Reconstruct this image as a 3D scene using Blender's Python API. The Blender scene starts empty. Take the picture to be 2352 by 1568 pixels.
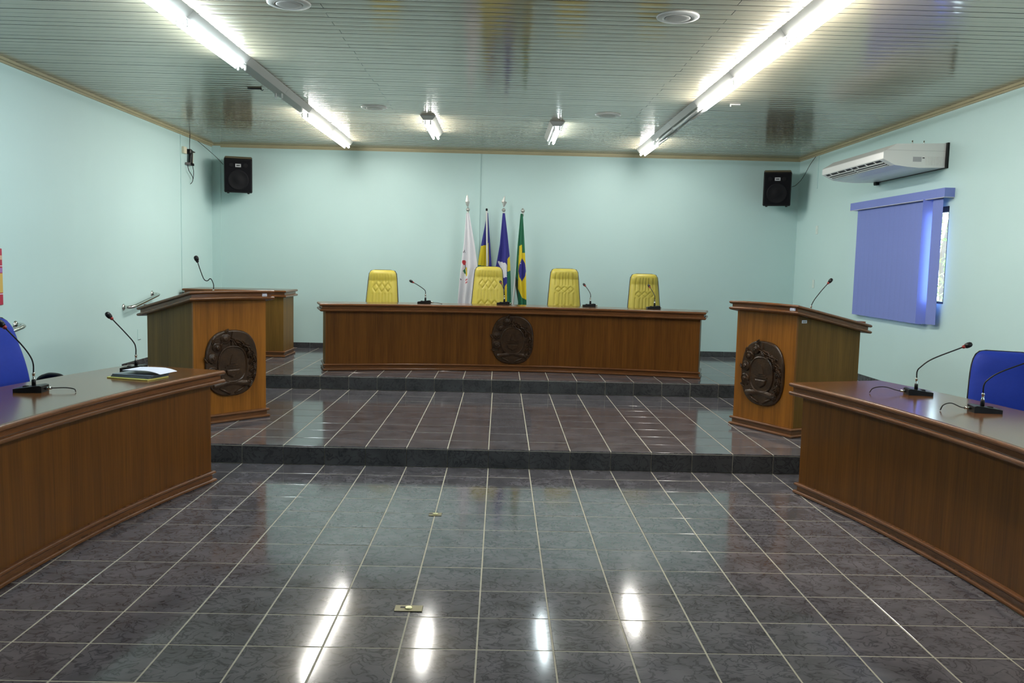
import bpy, math, random
from mathutils import Matrix, Vector, Euler
random.seed(7)
C = bpy.context.scene.collection
SC = bpy.context.scene
PI = math.pi

# ------------------------------------------------------------------ camera
R_ = Vector((0.99964, -0.01267, 0.02351)); U_ = Vector((-0.02226, 0.09147, 0.99556)); F_ = Vector((0.01476, 0.99573, -0.09115))
cam_d = bpy.data.cameras.new('camera'); cam = bpy.data.objects.new('camera', cam_d); C.objects.link(cam)
cam_d.sensor_width = 36.0; cam_d.lens = 30.079; cam_d.clip_start = 0.05; cam_d.clip_end = 200
mw = Matrix(((R_.x, U_.x, -F_.x), (R_.y, U_.y, -F_.y), (R_.z, U_.z, -F_.z))).to_4x4()
mw.translation = Vector((-0.0570, -6.3864, 1.5546)); cam.matrix_world = mw
SC.camera = cam

# ------------------------------------------------------------------ world, exposure
wd = bpy.data.worlds.new('world'); SC.world = wd; wd.use_nodes = True
bg = wd.node_tree.nodes['Background']; bg.inputs[0].default_value = (0.66, 0.86, 1.0, 1); bg.inputs[1].default_value = 9.5
SC.view_settings.view_transform = 'Standard'; SC.view_settings.look = 'None'
SC.view_settings.gamma = 1.0; SC.view_settings.use_curve_mapping = False
SC.view_settings.exposure = 0.0
SC.cycles.use_denoising = True
SC.cycles.max_bounces = 8; SC.cycles.diffuse_bounces = 5; SC.cycles.glossy_bounces = 4
SC.cycles.sample_clamp_indirect = 6.0
TUBE_COOL = (0.84, 0.96, 1.0); TUBE_WARM = (1.0, 0.965, 0.90); TUBE_W = 101.0

# ------------------------------------------------------------------ materials
def newmat(name):
    m = bpy.data.materials.new(name); m.use_nodes = True
    return m, m.node_tree.nodes, m.node_tree.links, m.node_tree.nodes['Principled BSDF']
def lin(r, g, b):
    f = lambda c: (c/255/12.92) if c/255 <= .04045 else ((c/255+.055)/1.055)**2.4
    return (f(r), f(g), f(b), 1)
def plain(name, col, rough=.5, metal=0., spec=.5, noise=0., nscale=8., emit=None, es=0.):
    m, n, l, p = newmat(name)
    p.inputs['Roughness'].default_value = rough; p.inputs['Metallic'].default_value = metal
    p.inputs['Specular IOR Level'].default_value = spec
    p.inputs['Base Color'].default_value = col
    if noise:
        tc = n.new('ShaderNodeTexCoord'); nt = n.new('ShaderNodeTexNoise'); nt.inputs['Scale'].default_value = nscale
        nt.inputs['Detail'].default_value = 4
        l.new(tc.outputs['Object'], nt.inputs['Vector'])
        mx = n.new('ShaderNodeMix'); mx.data_type = 'RGBA'
        mx.inputs['A'].default_value = [c*(1-noise) for c in col[:3]]+[1]
        mx.inputs['B'].default_value = [min(1, c*(1+noise)) for c in col[:3]]+[1]
        l.new(nt.outputs['Fac'], mx.inputs['Factor']); l.new(mx.outputs['Result'], p.inputs['Base Color'])
    if emit:
        p.inputs['Emission Color'].default_value = emit; p.inputs['Emission Strength'].default_value = es
    return m
def wood(name, dark, light, scale=(9, 9, .5), rough=.32, spec=.5):
    m, n, l, p = newmat(name)
    tc = n.new('ShaderNodeTexCoord'); oi = n.new('ShaderNodeObjectInfo')
    ad = n.new('ShaderNodeVectorMath'); ad.operation = 'ADD'
    ml = n.new('ShaderNodeMath'); ml.operation = 'MULTIPLY'; ml.inputs[1].default_value = 37.
    l.new(oi.outputs['Random'], ml.inputs[0])
    l.new(tc.outputs['Object'], ad.inputs[0]); l.new(ml.outputs[0], ad.inputs[1])
    mp = n.new('ShaderNodeMapping'); mp.inputs['Scale'].default_value = scale; l.new(ad.outputs[0], mp.inputs['Vector'])
    n1 = n.new('ShaderNodeTexNoise'); n1.inputs['Scale'].default_value = 1.; n1.inputs['Detail'].default_value = 5; n1.inputs['Distortion'].default_value = .6
    n2 = n.new('ShaderNodeTexNoise'); n2.inputs['Scale'].default_value = 7.; n2.inputs['Detail'].default_value = 3
    l.new(mp.outputs[0], n1.inputs['Vector']); l.new(mp.outputs[0], n2.inputs['Vector'])
    mm_ = n.new('ShaderNodeMath'); mm_.operation = 'MULTIPLY_ADD'; mm_.inputs[1].default_value = .45
    l.new(n2.outputs['Fac'], mm_.inputs[0])
    hm = n.new('ShaderNodeMath'); hm.operation = 'MULTIPLY'; hm.inputs[1].default_value = .6; l.new(n1.outputs['Fac'], hm.inputs[0])
    l.new(hm.outputs[0], mm_.inputs[2])
    cr = n.new('ShaderNodeValToRGB'); cr.color_ramp.elements[0].position = .36; cr.color_ramp.elements[1].position = .68
    cr.color_ramp.elements[0].color = dark; cr.color_ramp.elements[1].color = light
    l.new(mm_.outputs[0], cr.inputs[0]); l.new(cr.outputs[0], p.inputs['Base Color'])
    p.inputs['Roughness'].default_value = rough; p.inputs['Specular IOR Level'].default_value = spec
    return m
def tilemat(name, base, vein, rough):
    m, n, l, p = newmat(name)
    tc = n.new('ShaderNodeTexCoord'); oi = n.new('ShaderNodeObjectInfo')
    ml = n.new('ShaderNodeMath'); ml.operation = 'MULTIPLY'; ml.inputs[1].default_value = 91.
    l.new(oi.outputs['Random'], ml.inputs[0])
    ad = n.new('ShaderNodeVectorMath'); ad.operation = 'ADD'
    l.new(tc.outputs['Object'], ad.inputs[0]); l.new(ml.outputs[0], ad.inputs[1])
    mp = n.new('ShaderNodeMapping'); mp.inputs['Scale'].default_value = (1, 1.15, 1.1); l.new(ad.outputs[0], mp.inputs['Vector'])
    w = n.new('ShaderNodeTexNoise'); w.inputs['Scale'].default_value = 11.; w.inputs['Detail'].default_value = 6; w.inputs['Distortion'].default_value = 1.4
    l.new(mp.outputs[0], w.inputs['Vector'])
    # thin dark veins: where the noise crosses its middle
    a1 = n.new('ShaderNodeMath'); a1.operation = 'SUBTRACT'; a1.inputs[1].default_value = .5; l.new(w.outputs['Fac'], a1.inputs[0])
    a2 = n.new('ShaderNodeMath'); a2.operation = 'ABSOLUTE'; l.new(a1.outputs[0], a2.inputs[0])
    cr = n.new('ShaderNodeValToRGB'); cr.color_ramp.elements[0].position = 0.; cr.color_ramp.elements[1].position = .045
    cr.color_ramp.elements[0].color = vein; cr.color_ramp.elements[1].color = (1, 1, 1, 1)
    l.new(a2.outputs[0], cr.inputs[0])
    w2 = n.new('ShaderNodeTexNoise'); w2.inputs['Scale'].default_value = 6.; w2.inputs['Detail'].default_value = 7; l.new(mp.outputs[0], w2.inputs['Vector'])
    cr2 = n.new('ShaderNodeValToRGB'); cr2.color_ramp.elements[0].position = .3; cr2.color_ramp.elements[1].position = .72
    cr2.color_ramp.elements[0].color = [c*.72 for c in base[:3]]+[1]; cr2.color_ramp.elements[1].color = [c*1.25 for c in base[:3]]+[1]
    l.new(w2.outputs['Fac'], cr2.inputs[0])
    mx = n.new('ShaderNodeMix'); mx.data_type = 'RGBA'; mx.blend_type = 'MULTIPLY'; mx.inputs['Factor'].default_value = .75
    l.new(cr2.outputs[0], mx.inputs['A']); l.new(cr.outputs[0], mx.inputs['B']); l.new(mx.outputs['Result'], p.inputs['Base Color'])
    p.inputs['Roughness'].default_value = rough
    return m
M = {}
M['mint'] = plain('mint_wall_paint', (.535, .725, .712, 1), .55, noise=.03, nscale=1.2, spec=.35)
M['ceil'] = plain('aged_white_panel', (.36, .32, .23, 1), .12, spec=1., noise=.05, nscale=2.)
M['ceil'].node_tree.nodes['Principled BSDF'].inputs['IOR'].default_value = 1.62
M['ceil_back'] = plain('ceiling_void', (.05, .05, .045, 1), .8)
M['cornice'] = plain('cream_cornice', (.40, .36, .22, 1), .5, noise=.15, nscale=5.)
M['tile'] = tilemat('dark_marbled_tile', (.126, .119, .131, 1), (.26, .26, .29, 1), .10)
M['riser'] = tilemat('dark_riser_tile', (.058, .060, .064, 1), (.35, .35, .38, 1), .22)
M['grout'] = plain('beige_grout', (.46, .43, .34, 1), .8, noise=.2, nscale=30.)
M['wood'] = wood('varnished_brown_wood', (.084, .028, .0035, 1), (.172, .062, .0085, 1), (13, 13, .45), .36, .25)
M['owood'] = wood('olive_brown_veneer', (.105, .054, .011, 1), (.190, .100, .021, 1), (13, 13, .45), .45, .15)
M['lwood'] = wood('honey_brown_wood', (.165, .057, .0065, 1), (.32, .118, .0135, 1), (13, 13, .45), .34, .25)
M['wood_top'] = wood('polished_brown_wood', (.095, .038, .012, 1), (.14, .056, .018, 1), (2.2, 9, 4), .17, .5)
M['bead'] = wood('reddish_moulding_wood', (.11, .040, .011, 1), (.175, .064, .018, 1), (5, 5, 40), .27, .4)
M['carved'] = wood('dark_carved_wood', (.020, .0095, .0045, 1), (.058, .028, .012, 1), (14, 14, 14), .30, .32)
_n = M['carved'].node_tree; _t = _n.nodes.new('ShaderNodeTexNoise'); _t.inputs['Scale'].default_value = 55.; _t.inputs['Detail'].default_value = 3
_c = _n.nodes.new('ShaderNodeTexCoord'); _n.links.new(_c.outputs['Object'], _t.inputs['Vector'])
_b = _n.nodes.new('ShaderNodeBump'); _b.inputs['Strength'].default_value = .35; _b.inputs['Distance'].default_value = .006
_n.links.new(_t.outputs['Fac'], _b.inputs['Height']); _n.links.new(_b.outputs[0], _n.nodes['Principled BSDF'].inputs['Normal'])
M['yellow'] = plain('yellow_leatherette', (.52, .43, .062, 1), .42, noise=.06, nscale=12.)
M['navy'] = plain('dark_navy_shell', (.012, .016, .035, 1), .4)
M['blue'] = plain('blue_upholstery', (.006, .026, .26, 1), .6, spec=.2, noise=.1, nscale=40.)
M['black'] = plain('black_plastic', (.006, .006, .007, 1), .4, spec=.3)
M['blackcloth'] = plain('black_grille', (.004, .004, .006, 1), .9, spec=.2)
M['cone'] = plain('dark_speaker_cone', (.007, .007, .009, 1), .7, spec=.2)
M['dust'] = plain('dusty_top', (.22, .17, .10, 1), .8, noise=.3, nscale=20.)
M['grey'] = plain('grey_label', (.42, .42, .44, 1), .5)
M['housing'] = plain('grey_white_lamp_housing', (.40, .41, .39, 1), .5)
M['spk'] = plain('speaker_mesh_grey', (.48, .48, .46, 1), .45)
M['silver'] = plain('silver_finial', (.42, .43, .41, 1), .38, metal=.6)
M['plate'] = plain('pale_mint_plastic', (.64, .74, .70, 1), .4)
M['chrome'] = plain('chrome', (.66, .66, .63, 1), .14, metal=1.)
M['white'] = plain('white_enamel', (.68, .69, .67, 1), .35)
M['acwhite'] = plain('white_appliance_plastic', (.78, .79, .77, 1), .25)
M['acdark'] = plain('dark_vent', (.02, .02, .025, 1), .6)
M['blind'] = plain('periwinkle_blind_fabric', (.205, .26, .61, 1), .7, spec=.2, noise=.05, nscale=60.)
M['slot'] = plain('pale_strip', (.62, .62, .60, 1), .5)
M['tube_off'] = plain('unlit_tube_glass', (.75, .77, .75, 1), .2)
M['paper'] = plain('white_paper', (.74, .76, .88, 1), .7)
M['folder_y'] = plain('yellow_folder', (.66, .60, .16, 1), .5)
M['folder_g'] = plain('grey_folder', (.10, .12, .15, 1), .35)
M['brass'] = plain('old_brass', (.28, .25, .15, 1), .38, metal=.6)
M['brasscap'] = plain('bright_brass_cap', (.80, .76, .42, 1), .25, metal=.4)
M['red'] = plain('red_ring', (.26, .020, .014, 1), .4)
M['bracket'] = plain('steel_bracket', (.05, .05, .05, 1), .5, metal=.5)
M['cream'] = plain('cream_plastic', (.70, .66, .50, 1), .5)
M['fl_white'] = plain('white_flag_cloth', (.70, .70, .74, 1), .8)
M['fl_blue'] = plain('blue_flag_cloth', (.022, .022, .21, 1), .75)
M['fl_yellow'] = plain('yellow_flag_cloth', (.66, .52, .020, 1), .8)
M['fl_green'] = plain('green_flag_cloth', (.012, .13, .065, 1), .8)
M['fl_shade'] = plain('shaded_green_flag_cloth', (.004, .020, .016, 1), .8)  # green cloth with the shade of a fold put into its colour
M['fl_red'] = plain('red_flag_print', (.42, .02, .03, 1), .8)
M['fl_black'] = plain('black_flag_print', (.03, .03, .05, 1), .8)
M['p_red'] = plain('red_poster', (.42, .015, .05, 1), .5)
M['p_pink'] = plain('pale_poster_band', (.62, .40, .28, 1), .5)
M['p_lilac'] = plain('lilac_poster_band', (.34, .16, .42, 1), .5)
M['p_yellow'] = plain('yellow_poster_band', (.62, .42, .10, 1), .5)
M['leafgreen'] = plain('tree_leaf', (.20, .38, .07, 1), .5, noise=.5, nscale=3.)
M['bark'] = plain('tree_bark', (.16, .12, .08, 1), .9, noise=.3, nscale=10.)
M['alu'] = plain('black_window_frame', (.008, .009, .012, 1), .4)
M['concrete'] = plain('pale_yard', (.60, .58, .54, 1), .9, noise=.1, nscale=1.)
def glassmat():
    m, n, l, p = newmat('window_glass')
    out = n['Material Output']; tr = n.new('ShaderNodeBsdfTransparent'); gl = n.new('ShaderNodeBsdfGlossy'); gl.inputs['Roughness'].default_value = .02
    lw = n.new('ShaderNodeFresnel'); lw.inputs['IOR'].default_value = 1.45
    ge = n.new('ShaderNodeNewGeometry'); iv = n.new('ShaderNodeMath'); iv.operation = 'SUBTRACT'; iv.inputs[0].default_value = 1.; l.new(ge.outputs['Backfacing'], iv.inputs[1])
    mu = n.new('ShaderNodeMath'); mu.operation = 'MULTIPLY'; l.new(lw.outputs[0], mu.inputs[0]); l.new(iv.outputs[0], mu.inputs[1])
    mx = n.new('ShaderNodeMixShader'); l.new(mu.outputs[0], mx.inputs[0]); l.new(tr.outputs[0], mx.inputs[1]); l.new(gl.outputs[0], mx.inputs[2])
    l.new(mx.outputs[0], out.inputs['Surface']); return m
M['glass'] = glassmat()
def transl(name, col):
    m, n, l, p = newmat(name); out = n['Material Output']
    d = n.new('ShaderNodeBsdfDiffuse'); t = n.new('ShaderNodeBsdfTranslucent'); d.inputs[0].default_value = col; t.inputs[0].default_value = col
    mx = n.new('ShaderNodeMixShader'); mx.inputs[0].default_value = .6; l.new(d.outputs[0], mx.inputs[1]); l.new(t.outputs[0], mx.inputs[2]); l.new(mx.outputs[0], out.inputs['Surface'])
    return m
M['vane'] = transl('translucent_vane_fabric', (.42, .50, .92, 1))
def tubemat(name, col, s):
    m, n, l, p = newmat(name); out = n['Material Output']; e = n.new('ShaderNodeEmission')
    e.inputs[0].default_value = (*col, 1); e.inputs[1].default_value = s; l.new(e.outputs[0], out.inputs['Surface']); return m
M['tube_cool'] = tubemat('lit_tube_cool', TUBE_COOL, TUBE_W)
M['tube_warm'] = tubemat('lit_tube_warm', TUBE_WARM, TUBE_W)

# ------------------------------------------------------------------ mesh builder
class MB:
    def __init__(s): s.v = []; s.f = []; s.m = []; s.sm = []
    def add(s, vs, fs, mi=0, smooth=False):
        o = len(s.v); s.v += [tuple(p) for p in vs]
        for f in fs: s.f.append(tuple(i+o for i in f)); s.m.append(mi); s.sm.append(smooth)
        return s
    def box(s, lo, hi, mi=0, mat=None):
        x0, y0, z0 = lo; x1, y1, z1 = hi
        vs = [(x0,y0,z0),(x1,y0,z0),(x1,y1,z0),(x0,y1,z0),(x0,y0,z1),(x1,y0,z1),(x1,y1,z1),(x0,y1,z1)]
        if mat is not None: vs = [mat @ Vector(v) for v in vs]
        return s.add(vs, [(0,3,2,1),(4,5,6,7),(0,1,5,4),(1,2,6,5),(2,3,7,6),(3,0,4,7)], mi)
    def bbox(s, lo, hi, b, mi=0, mat=None):          # box with chamfered edges
        cx = [(lo[i]+hi[i])/2 for i in range(3)]; h = [(hi[i]-lo[i])/2 for i in range(3)]
        b = min(b, *[q*.9 for q in h]); vs = []; idx = {}
        for ax in range(3):
            for sx in (-1, 1):
                for sy in (-1, 1):
                    for sz in (-1, 1):
                        sg = (sx, sy, sz)
                        p = [cx[i]+sg[i]*(h[i] if i == ax else h[i]-b) for i in range(3)]
                        idx[(ax, sx, sy, sz)] = len(vs); vs.append(p)
        fs = []
        for ax in range(3):
            a1, a2 = (ax+1) % 3, (ax+2) % 3
            for sg in (-1, 1):
                q = []
                for (u, w) in ((-1,-1),(1,-1),(1,1),(-1,1)):
                    k = [0,0,0]; k[ax] = sg; k[a1] = u; k[a2] = w; q.append(idx[(ax, *k)])
                fs.append(tuple(q if sg > 0 else q[::-1]))
        for ax in range(3):
            a1, a2 = (ax+1) % 3, (ax+2) % 3
            for u in (-1, 1):
                for w in (-1, 1):
                    k0 = [0,0,0]; k1 = [0,0,0]
                    for k, sv in ((k0, -1), (k1, 1)): k[ax] = sv; k[a1] = u; k[a2] = w
                    q = [idx[(a1, *k0)], idx[(a1, *k1)], idx[(a2, *k1)], idx[(a2, *k0)]]
                    fs.append(tuple(q if u*w < 0 else q[::-1]))
        for sx in (-1, 1):
            for sy in (-1, 1):
                for sz in (-1, 1):
                    q = [idx[(0,sx,sy,sz)], idx[(1,sx,sy,sz)], idx[(2,sx,sy,sz)]]
                    fs.append(tuple(q if sx*sy*sz > 0 else q[::-1]))
        if mat is not None: vs = [mat @ Vector(v) for v in vs]
        return s.add(vs, fs, mi)
    def loft(s, outline, prof, mi=0, top=True, bottom=True, fz=None, smooth=False):
        n = len(outline)
        area = sum(outline[i][0]*outline[(i+1) % n][1]-outline[(i+1) % n][0]*outline[i][1] for i in range(n))
        if area < 0: outline = outline[::-1]
        nr = []
        for i in range(n):
            a = Vector(outline[i-1]); b = Vector(outline[i]); c = Vector(outline[(i+1) % n])
            d1 = (b-a).normalized(); d2 = (c-b).normalized()
            n1 = Vector((d1.y, -d1.x)); n2 = Vector((d2.y, -d2.x)); k = n1+n2
            k = k/max(.35, (1+n1.dot(n2))) if k.length > 1e-6 else n1
            nr.append(k)
        vs = []
        for (o, z) in prof:
            for i in range(n):
                x = outline[i][0]+nr[i].x*o; y = outline[i][1]+nr[i].y*o
                vs.append((x, y, z+(fz(x, y) if fz else 0)))
        fs = []
        for k in range(len(prof)-1):
            for i in range(n):
                j = (i+1) % n; fs.append((k*n+i, k*n+j, (k+1)*n+j, (k+1)*n+i))
        s.add(vs, fs, mi, smooth)
        o = len(s.v)-len(vs)
        if bottom: s.f.append(tuple(o+i for i in range(n))[::-1]); s.m.append(mi); s.sm.append(False)
        if top: s.f.append(tuple(o+(len(prof)-1)*n+i for i in range(n))); s.m.append(mi); s.sm.append(False)
        return s
    def sweep_open(s, path, prof, mi=0):             # profile (offset to the right of travel, z) along a flat open path
        n = len(path); vs = []
        for i in range(n):
            b = Vector(path[i]); d1 = (b-Vector(path[i-1])).normalized() if i else None; d2 = (Vector(path[i+1])-b).normalized() if i < n-1 else None
            d1 = d1 or d2; d2 = d2 or d1
            n1 = Vector((d1.y, -d1.x)); n2 = Vector((d2.y, -d2.x)); k = (n1+n2)/max(.35, 1+n1.dot(n2))
            for (o, z) in prof: vs.append((b.x+k.x*o, b.y+k.y*o, z))
        m = len(prof); fs = []
        for i in range(n-1):
            for k in range(m):
                j = (k+1) % m; fs.append((i*m+k, (i+1)*m+k, (i+1)*m+j, i*m+j))
        fs.append(tuple(range(m))); fs.append(tuple((n-1)*m+k for k in range(m))[::-1])
        return s.add(vs, fs, mi)
    def tube(s, pts, r, n=8, mi=0, cap=True, smooth=True):
        pts = [Vector(p) for p in pts]; rr = r if isinstance(r, (list, tuple)) else [r]*len(pts)
        vs = []; fs = []; up = None
        for i, p in enumerate(pts):
            d = (pts[min(i+1, len(pts)-1)]-pts[max(i-1, 0)]).normalized()
            if up is None: up = Vector((0,0,1)) if abs(d.z) < .9 else Vector((1,0,0))
            a = d.cross(up)
            if a.length < 1e-4: a = d.cross(Vector((0,1,0)))
            a.normalize(); b = a.cross(d).normalized(); up = b
            for k in range(n):
                t = 2*PI*k/n; vs.append(p+(a*math.cos(t)+b*math.sin(t))*rr[i])
        for i in range(len(pts)-1):
            for k in range(n):
                j = (k+1) % n; fs.append((i*n+k, i*n+j, (i+1)*n+j, (i+1)*n+k))
        s.add(vs, fs, mi, smooth)
        if cap:
            o = len(s.v)-len(vs)
            s.f.append(tuple(o+k for k in range(n))[::-1]); s.m.append(mi); s.sm.append(False)
            s.f.append(tuple(o+(len(pts)-1)*n+k for k in range(n))); s.m.append(mi); s.sm.append(False)
        return s
    def lathe(s, prof, n=20, mi=0, mat=None, smooth=True):     # prof (r, z) about z
        vs = []; fs = []
        for (r, z) in prof:
            for k in range(n): t = 2*PI*k/n; vs.append(Vector((r*math.cos(t), r*math.sin(t), z)))
        if mat is not None: vs = [mat @ v for v in vs]
        for i in range(len(prof)-1):
            for k in range(n):
                j = (k+1) % n; fs.append((i*n+k, i*n+j, (i+1)*n+j, (i+1)*n+k))
        s.add(vs, fs, mi, smooth); o = len(s.v)-len(vs)
        if prof[0][0] > 1e-5: s.f.append(tuple(o+k for k in range(n))[::-1]); s.m.append(mi); s.sm.append(False)
        if prof[-1][0] > 1e-5: s.f.append(tuple(o+(len(prof)-1)*n+k for k in range(n))); s.m.append(mi); s.sm.append(False)
        return s
    def grid(s, fn, nu, nv, mi=0, smooth=True, mfn=None):
        vs = [fn(i/nu, j/nv) for j in range(nv+1) for i in range(nu+1)]; o = len(s.v); s.v += [tuple(v) for v in vs]
        for j in range(nv):
            for i in range(nu):
                a = o+j*(nu+1)+i; s.f.append((a, a+1, a+nu+2, a+nu+1)); s.sm.append(smooth)
                s.m.append(mfn((i+.5)/nu, (j+.5)/nv) if mfn else mi)
        return s
    def mesh(s, name, mats):
        me = bpy.data.meshes.new(name); me.from_pydata(s.v, [], s.f)
        for m in (mats if isinstance(mats, (list, tuple)) else [mats]): me.materials.append(m)
        me.polygons.foreach_set('material_index', s.m); me.polygons.foreach_set('use_smooth', s.sm); me.update(); me.validate()
        return me
def obj(name, mb, mats, parent=None, loc=(0,0,0), rot=(0,0,0), scale=None):
    me = mb if isinstance(mb, bpy.types.Mesh) else mb.mesh(name, mats)
    o = bpy.data.objects.new(name, me); C.objects.link(o)
    o.location = loc; o.rotation_euler = rot
    if scale: o.scale = scale
    if parent: o.parent = parent
    return o
def tag(o, label, cat, group=None, kind=None):
    o['label'] = label; o['category'] = cat
    if group: o['group'] = group
    if kind: o['kind'] = kind
    return o
def thing(name, label, cat, loc=(0,0,0), rz=0., group=None):
    o = bpy.data.objects.new(name, None); C.objects.link(o); o.location = loc; o.rotation_euler = (0, 0, rz); o.empty_display_size = .1
    return tag(o, label, cat, group)
def struct(name, mb, mats, label, loc=(0,0,0)):
    o = obj(name, mb, mats, None, loc); o['kind'] = 'structure'; o['label'] = label; o['category'] = name.split('_')[0]; return o
def copy_tree(o, parent=None):
    c = o.copy(); C.objects.link(c)
    if parent: c.parent = parent
    for ch in list(o.children): copy_tree(ch, c)
    return c
def arc(cx, cy, r, a0, a1, n): return [(cx+r*math.cos(a0+(a1-a0)*i/n), cy+r*math.sin(a0+(a1-a0)*i/n)) for i in range(n+1)]
def smoothpath(pts, k=6):                                  # Catmull-Rom
    P = [Vector(p) for p in pts]; P = [2*P[0]-P[1]]+P+[2*P[-1]-P[-2]]; out = []
    for i in range(1, len(P)-2):
        for j in range(k):
            t = j/k; a, b, c, d = P[i-1:i+3]
            out.append(.5*((2*b)+(c-a)*t+(2*a-5*b+4*c-d)*t*t+(3*b-a-3*c+d)*t**3))
    out.append(P[-2]); return out

# ------------------------------------------------------------------ room dimensions (metres)
S = .31
XL, XR, YB, YF, ZC = -4.105, 4.104, 5.734, -10.6, 3.10
Z1, Z2, Y2 = .1467, .2931, 2.847
mx_ = lambda k: (k-3.39)*S                                   # x of tile joint k

# walls
wt = .16
struct('wall_back', MB().box((XL-wt, YB, -.1), (XR+wt, YB+wt, ZC+.15)), M['mint'], 'plain mint green back wall')
struct('wall_left', MB().box((XL-wt, YF-wt, -.1), (XL, YB, ZC+.15)), M['mint'], 'plain mint green left wall with handrails')
WINS = [(1.605, 3.50, 1.268, 2.18), (-4.6, -2.7, 1.268, 2.18), (-8.0, -6.1, 1.268, 2.18)]  # first is the blind window; other two unseen, added to cool the left wall
b = MB(); ys = [YF-wt]+sorted([v for w in WINS for v in w[:2]])+[YB]
for i in range(0, len(ys)-1):
    if i % 2 == 0: b.box((XR, ys[i], -.1), (XR+wt, ys[i+1], ZC+.15))
    else:
        b.box((XR, ys[i], -.1), (XR+wt, ys[i+1], 1.268)); b.box((XR, ys[i], 2.18), (XR+wt, ys[i+1], ZC+.15))
struct('wall_right', b, M['mint'], 'mint green right wall with windows')
struct('wall_front', MB().box((XL-wt, YF-wt, -.1), (XR+wt, YF, ZC+.15)), M['mint'], 'mint green wall behind the viewer')
# boxed corner and trunking
struct('trim_1', MB().box((XL, YB-.015, Z2), (XL+.122, YB, ZC)), M['mint'], 'shallow mint boxed corner at back left')
struct('trim_2', MB().box((-.412, YB-.014, Z2+.08), (-.372, YB, ZC-.03)), M['mint'], 'mint cable trunking up the back wall behind the flags')
struct('trim_3', MB().box((XL, 4.545, Z2+.08), (XL+.010, 4.565, ZC-.03)), M['mint'], 'thin vertical trunking on left wall')
struct('trim_4', MB().box((XR-.010, 5.005, 2.63), (XR, 5.025, ZC-.03)), M['mint'], 'short thin trunking on right wall by the loudspeaker')
# cornices
def cornice(name, lo, hi, ax, label):
    b = MB(); x0, y0 = lo; x1, y1 = hi
    b.box((x0, y0, ZC-.022), (x1, y1, ZC+.004))
    k = .55
    if ax == 'B': b.box((x0, y0+(y1-y0)*k, ZC-.040), (x1, y1, ZC-.022))
    if ax == 'L': b.box((x0, y0, ZC-.040), (x1-(x1-x0)*k, y1, ZC-.022))
    if ax == 'R': b.box((x0+(x1-x0)*k, y0, ZC-.040), (x1, y1, ZC-.022))
    struct(name, b, M['cornice'], label)
cornice('trim_5', (XL, YB-.032), (XR, YB), 'B', 'cream cornice along the back wall')
cornice('trim_6', (XL, YF), (XL+.032, YB-.032), 'L', 'cream cornice along the left wall')
cornice('trim_7', (XR-.032, YF), (XR, YB-.032), 'R', 'cream cornice along the right wall')

# ceiling of narrow panels
ceil = struct('ceiling', MB().box((XL-wt, YF-wt, ZC+.012), (XR+wt, YB+wt, ZC+.15)), M['ceil_back'], 'ceiling of narrow glossy white panels')
def plank_mb(x0, x1, y0, y1):
    b = MB(); n = 6; vs = []
    for i in range(n+1):
        t = i/n; y = y0+(y1-y0)*t; z = -.0007*(1-(2*t-1)**2)
        vs += [(x0, y, z), (x1, y, z)]
    fs = [(2*i, 2*i+2, 2*i+3, 2*i+1) for i in range(n)]
    b.add(vs, fs, 0, True)
    k = len(b.v); b.add([(x0, y0, 0), (x1, y0, 0), (x1, y0, .009), (x0, y0, .009), (x0, y1, 0), (x1, y1, 0), (x1, y1, .009), (x0, y1, .009)],
                        [(0,1,2,3), (4,7,6,5), (0,3,7,4), (1,5,6,2)], 1)
    return b
PW = .0975; y = YB-.005; row = 0; far = MB(); rnd = random.Random(3)
pl_cache = {}
while y-PW > YF:
    seam = 1.32 if row % 2 else -1.20
    if row % 3 == 2: seam += rnd.uniform(-.02, .02)
    for (x0, x1) in ((XL+.002, seam-.0015), (seam+.0015, XR-.002)):
        if y > -3.6:
            key = (round(x0, 4), round(x1, 4))
            if key not in pl_cache: pl_cache[key] = plank_mb(x0, x1, -PW+.007, 0).mesh('plank', [M['ceil'], M['ceil_back']])
            obj('plank', pl_cache[key], None, ceil, (0, y, ZC+rnd.uniform(0, .0012)), (rnd.gauss(0, .004), 0, 0))
        else:
            p = plank_mb(x0, x1, y-PW+.007, y); p.v = [(a, c, d+ZC) for a, c, d in p.v]; far.add(p.v, p.f, 0, True)
    y -= PW; row += 1
o = obj('plank_field', far, M['ceil'], ceil); o['kind'] = 'stuff'

# ------------------------------------------------------------------ tiled floors
def tilemesh(w, d, h=.008, be=.0013):
    b = MB(); x, y = w/2, d/2; vs = []
    for (k, z) in ((0, -h), (0, -be), (be, 0)):
        vs += [(-x+k, -y+k, z), (x-k, -y+k, z), (x-k, y-k, z), (-x+k, y-k, z)]
    fs = [(8,9,10,11)]
    for lv in (0, 4):
        for i in range(4): j = (i+1) % 4; fs.append((lv+i, lv+j, lv+4+j, lv+4+i))
    return b.add(vs, fs)
GR = .0072
_tm = {}
def place_tile(parent, xa, xb, ya, yb, z, rng, joined=None):
    w, d = round(xb-xa-GR, 4), round(yb-ya-GR, 4)
    if w < .012 or d < .012: return
    cx, cy = (xa+xb)/2, (ya+yb)/2
    if joined is not None:
        t = tilemesh(w, d); joined.add([(a+cx, c+cy, e+z) for a, c, e in t.v], t.f); return
    if (w, d) not in _tm: _tm[(w, d)] = tilemesh(w, d).mesh('tile', M['tile'])
    obj('tile', _tm[(w, d)], None, parent, (cx, cy, z+rng.uniform(-.0004, .0004)), (rng.gauss(0, .0016), rng.gauss(0, .0012), 0))
rng = random.Random(11)
def cols(off=0.):
    xs = [XL]
    for k in range(-9, 17):
        x = mx_(k+off)
        if XL+.01 < x < XR-.01: xs.append(x)
    return xs+[XR]
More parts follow.
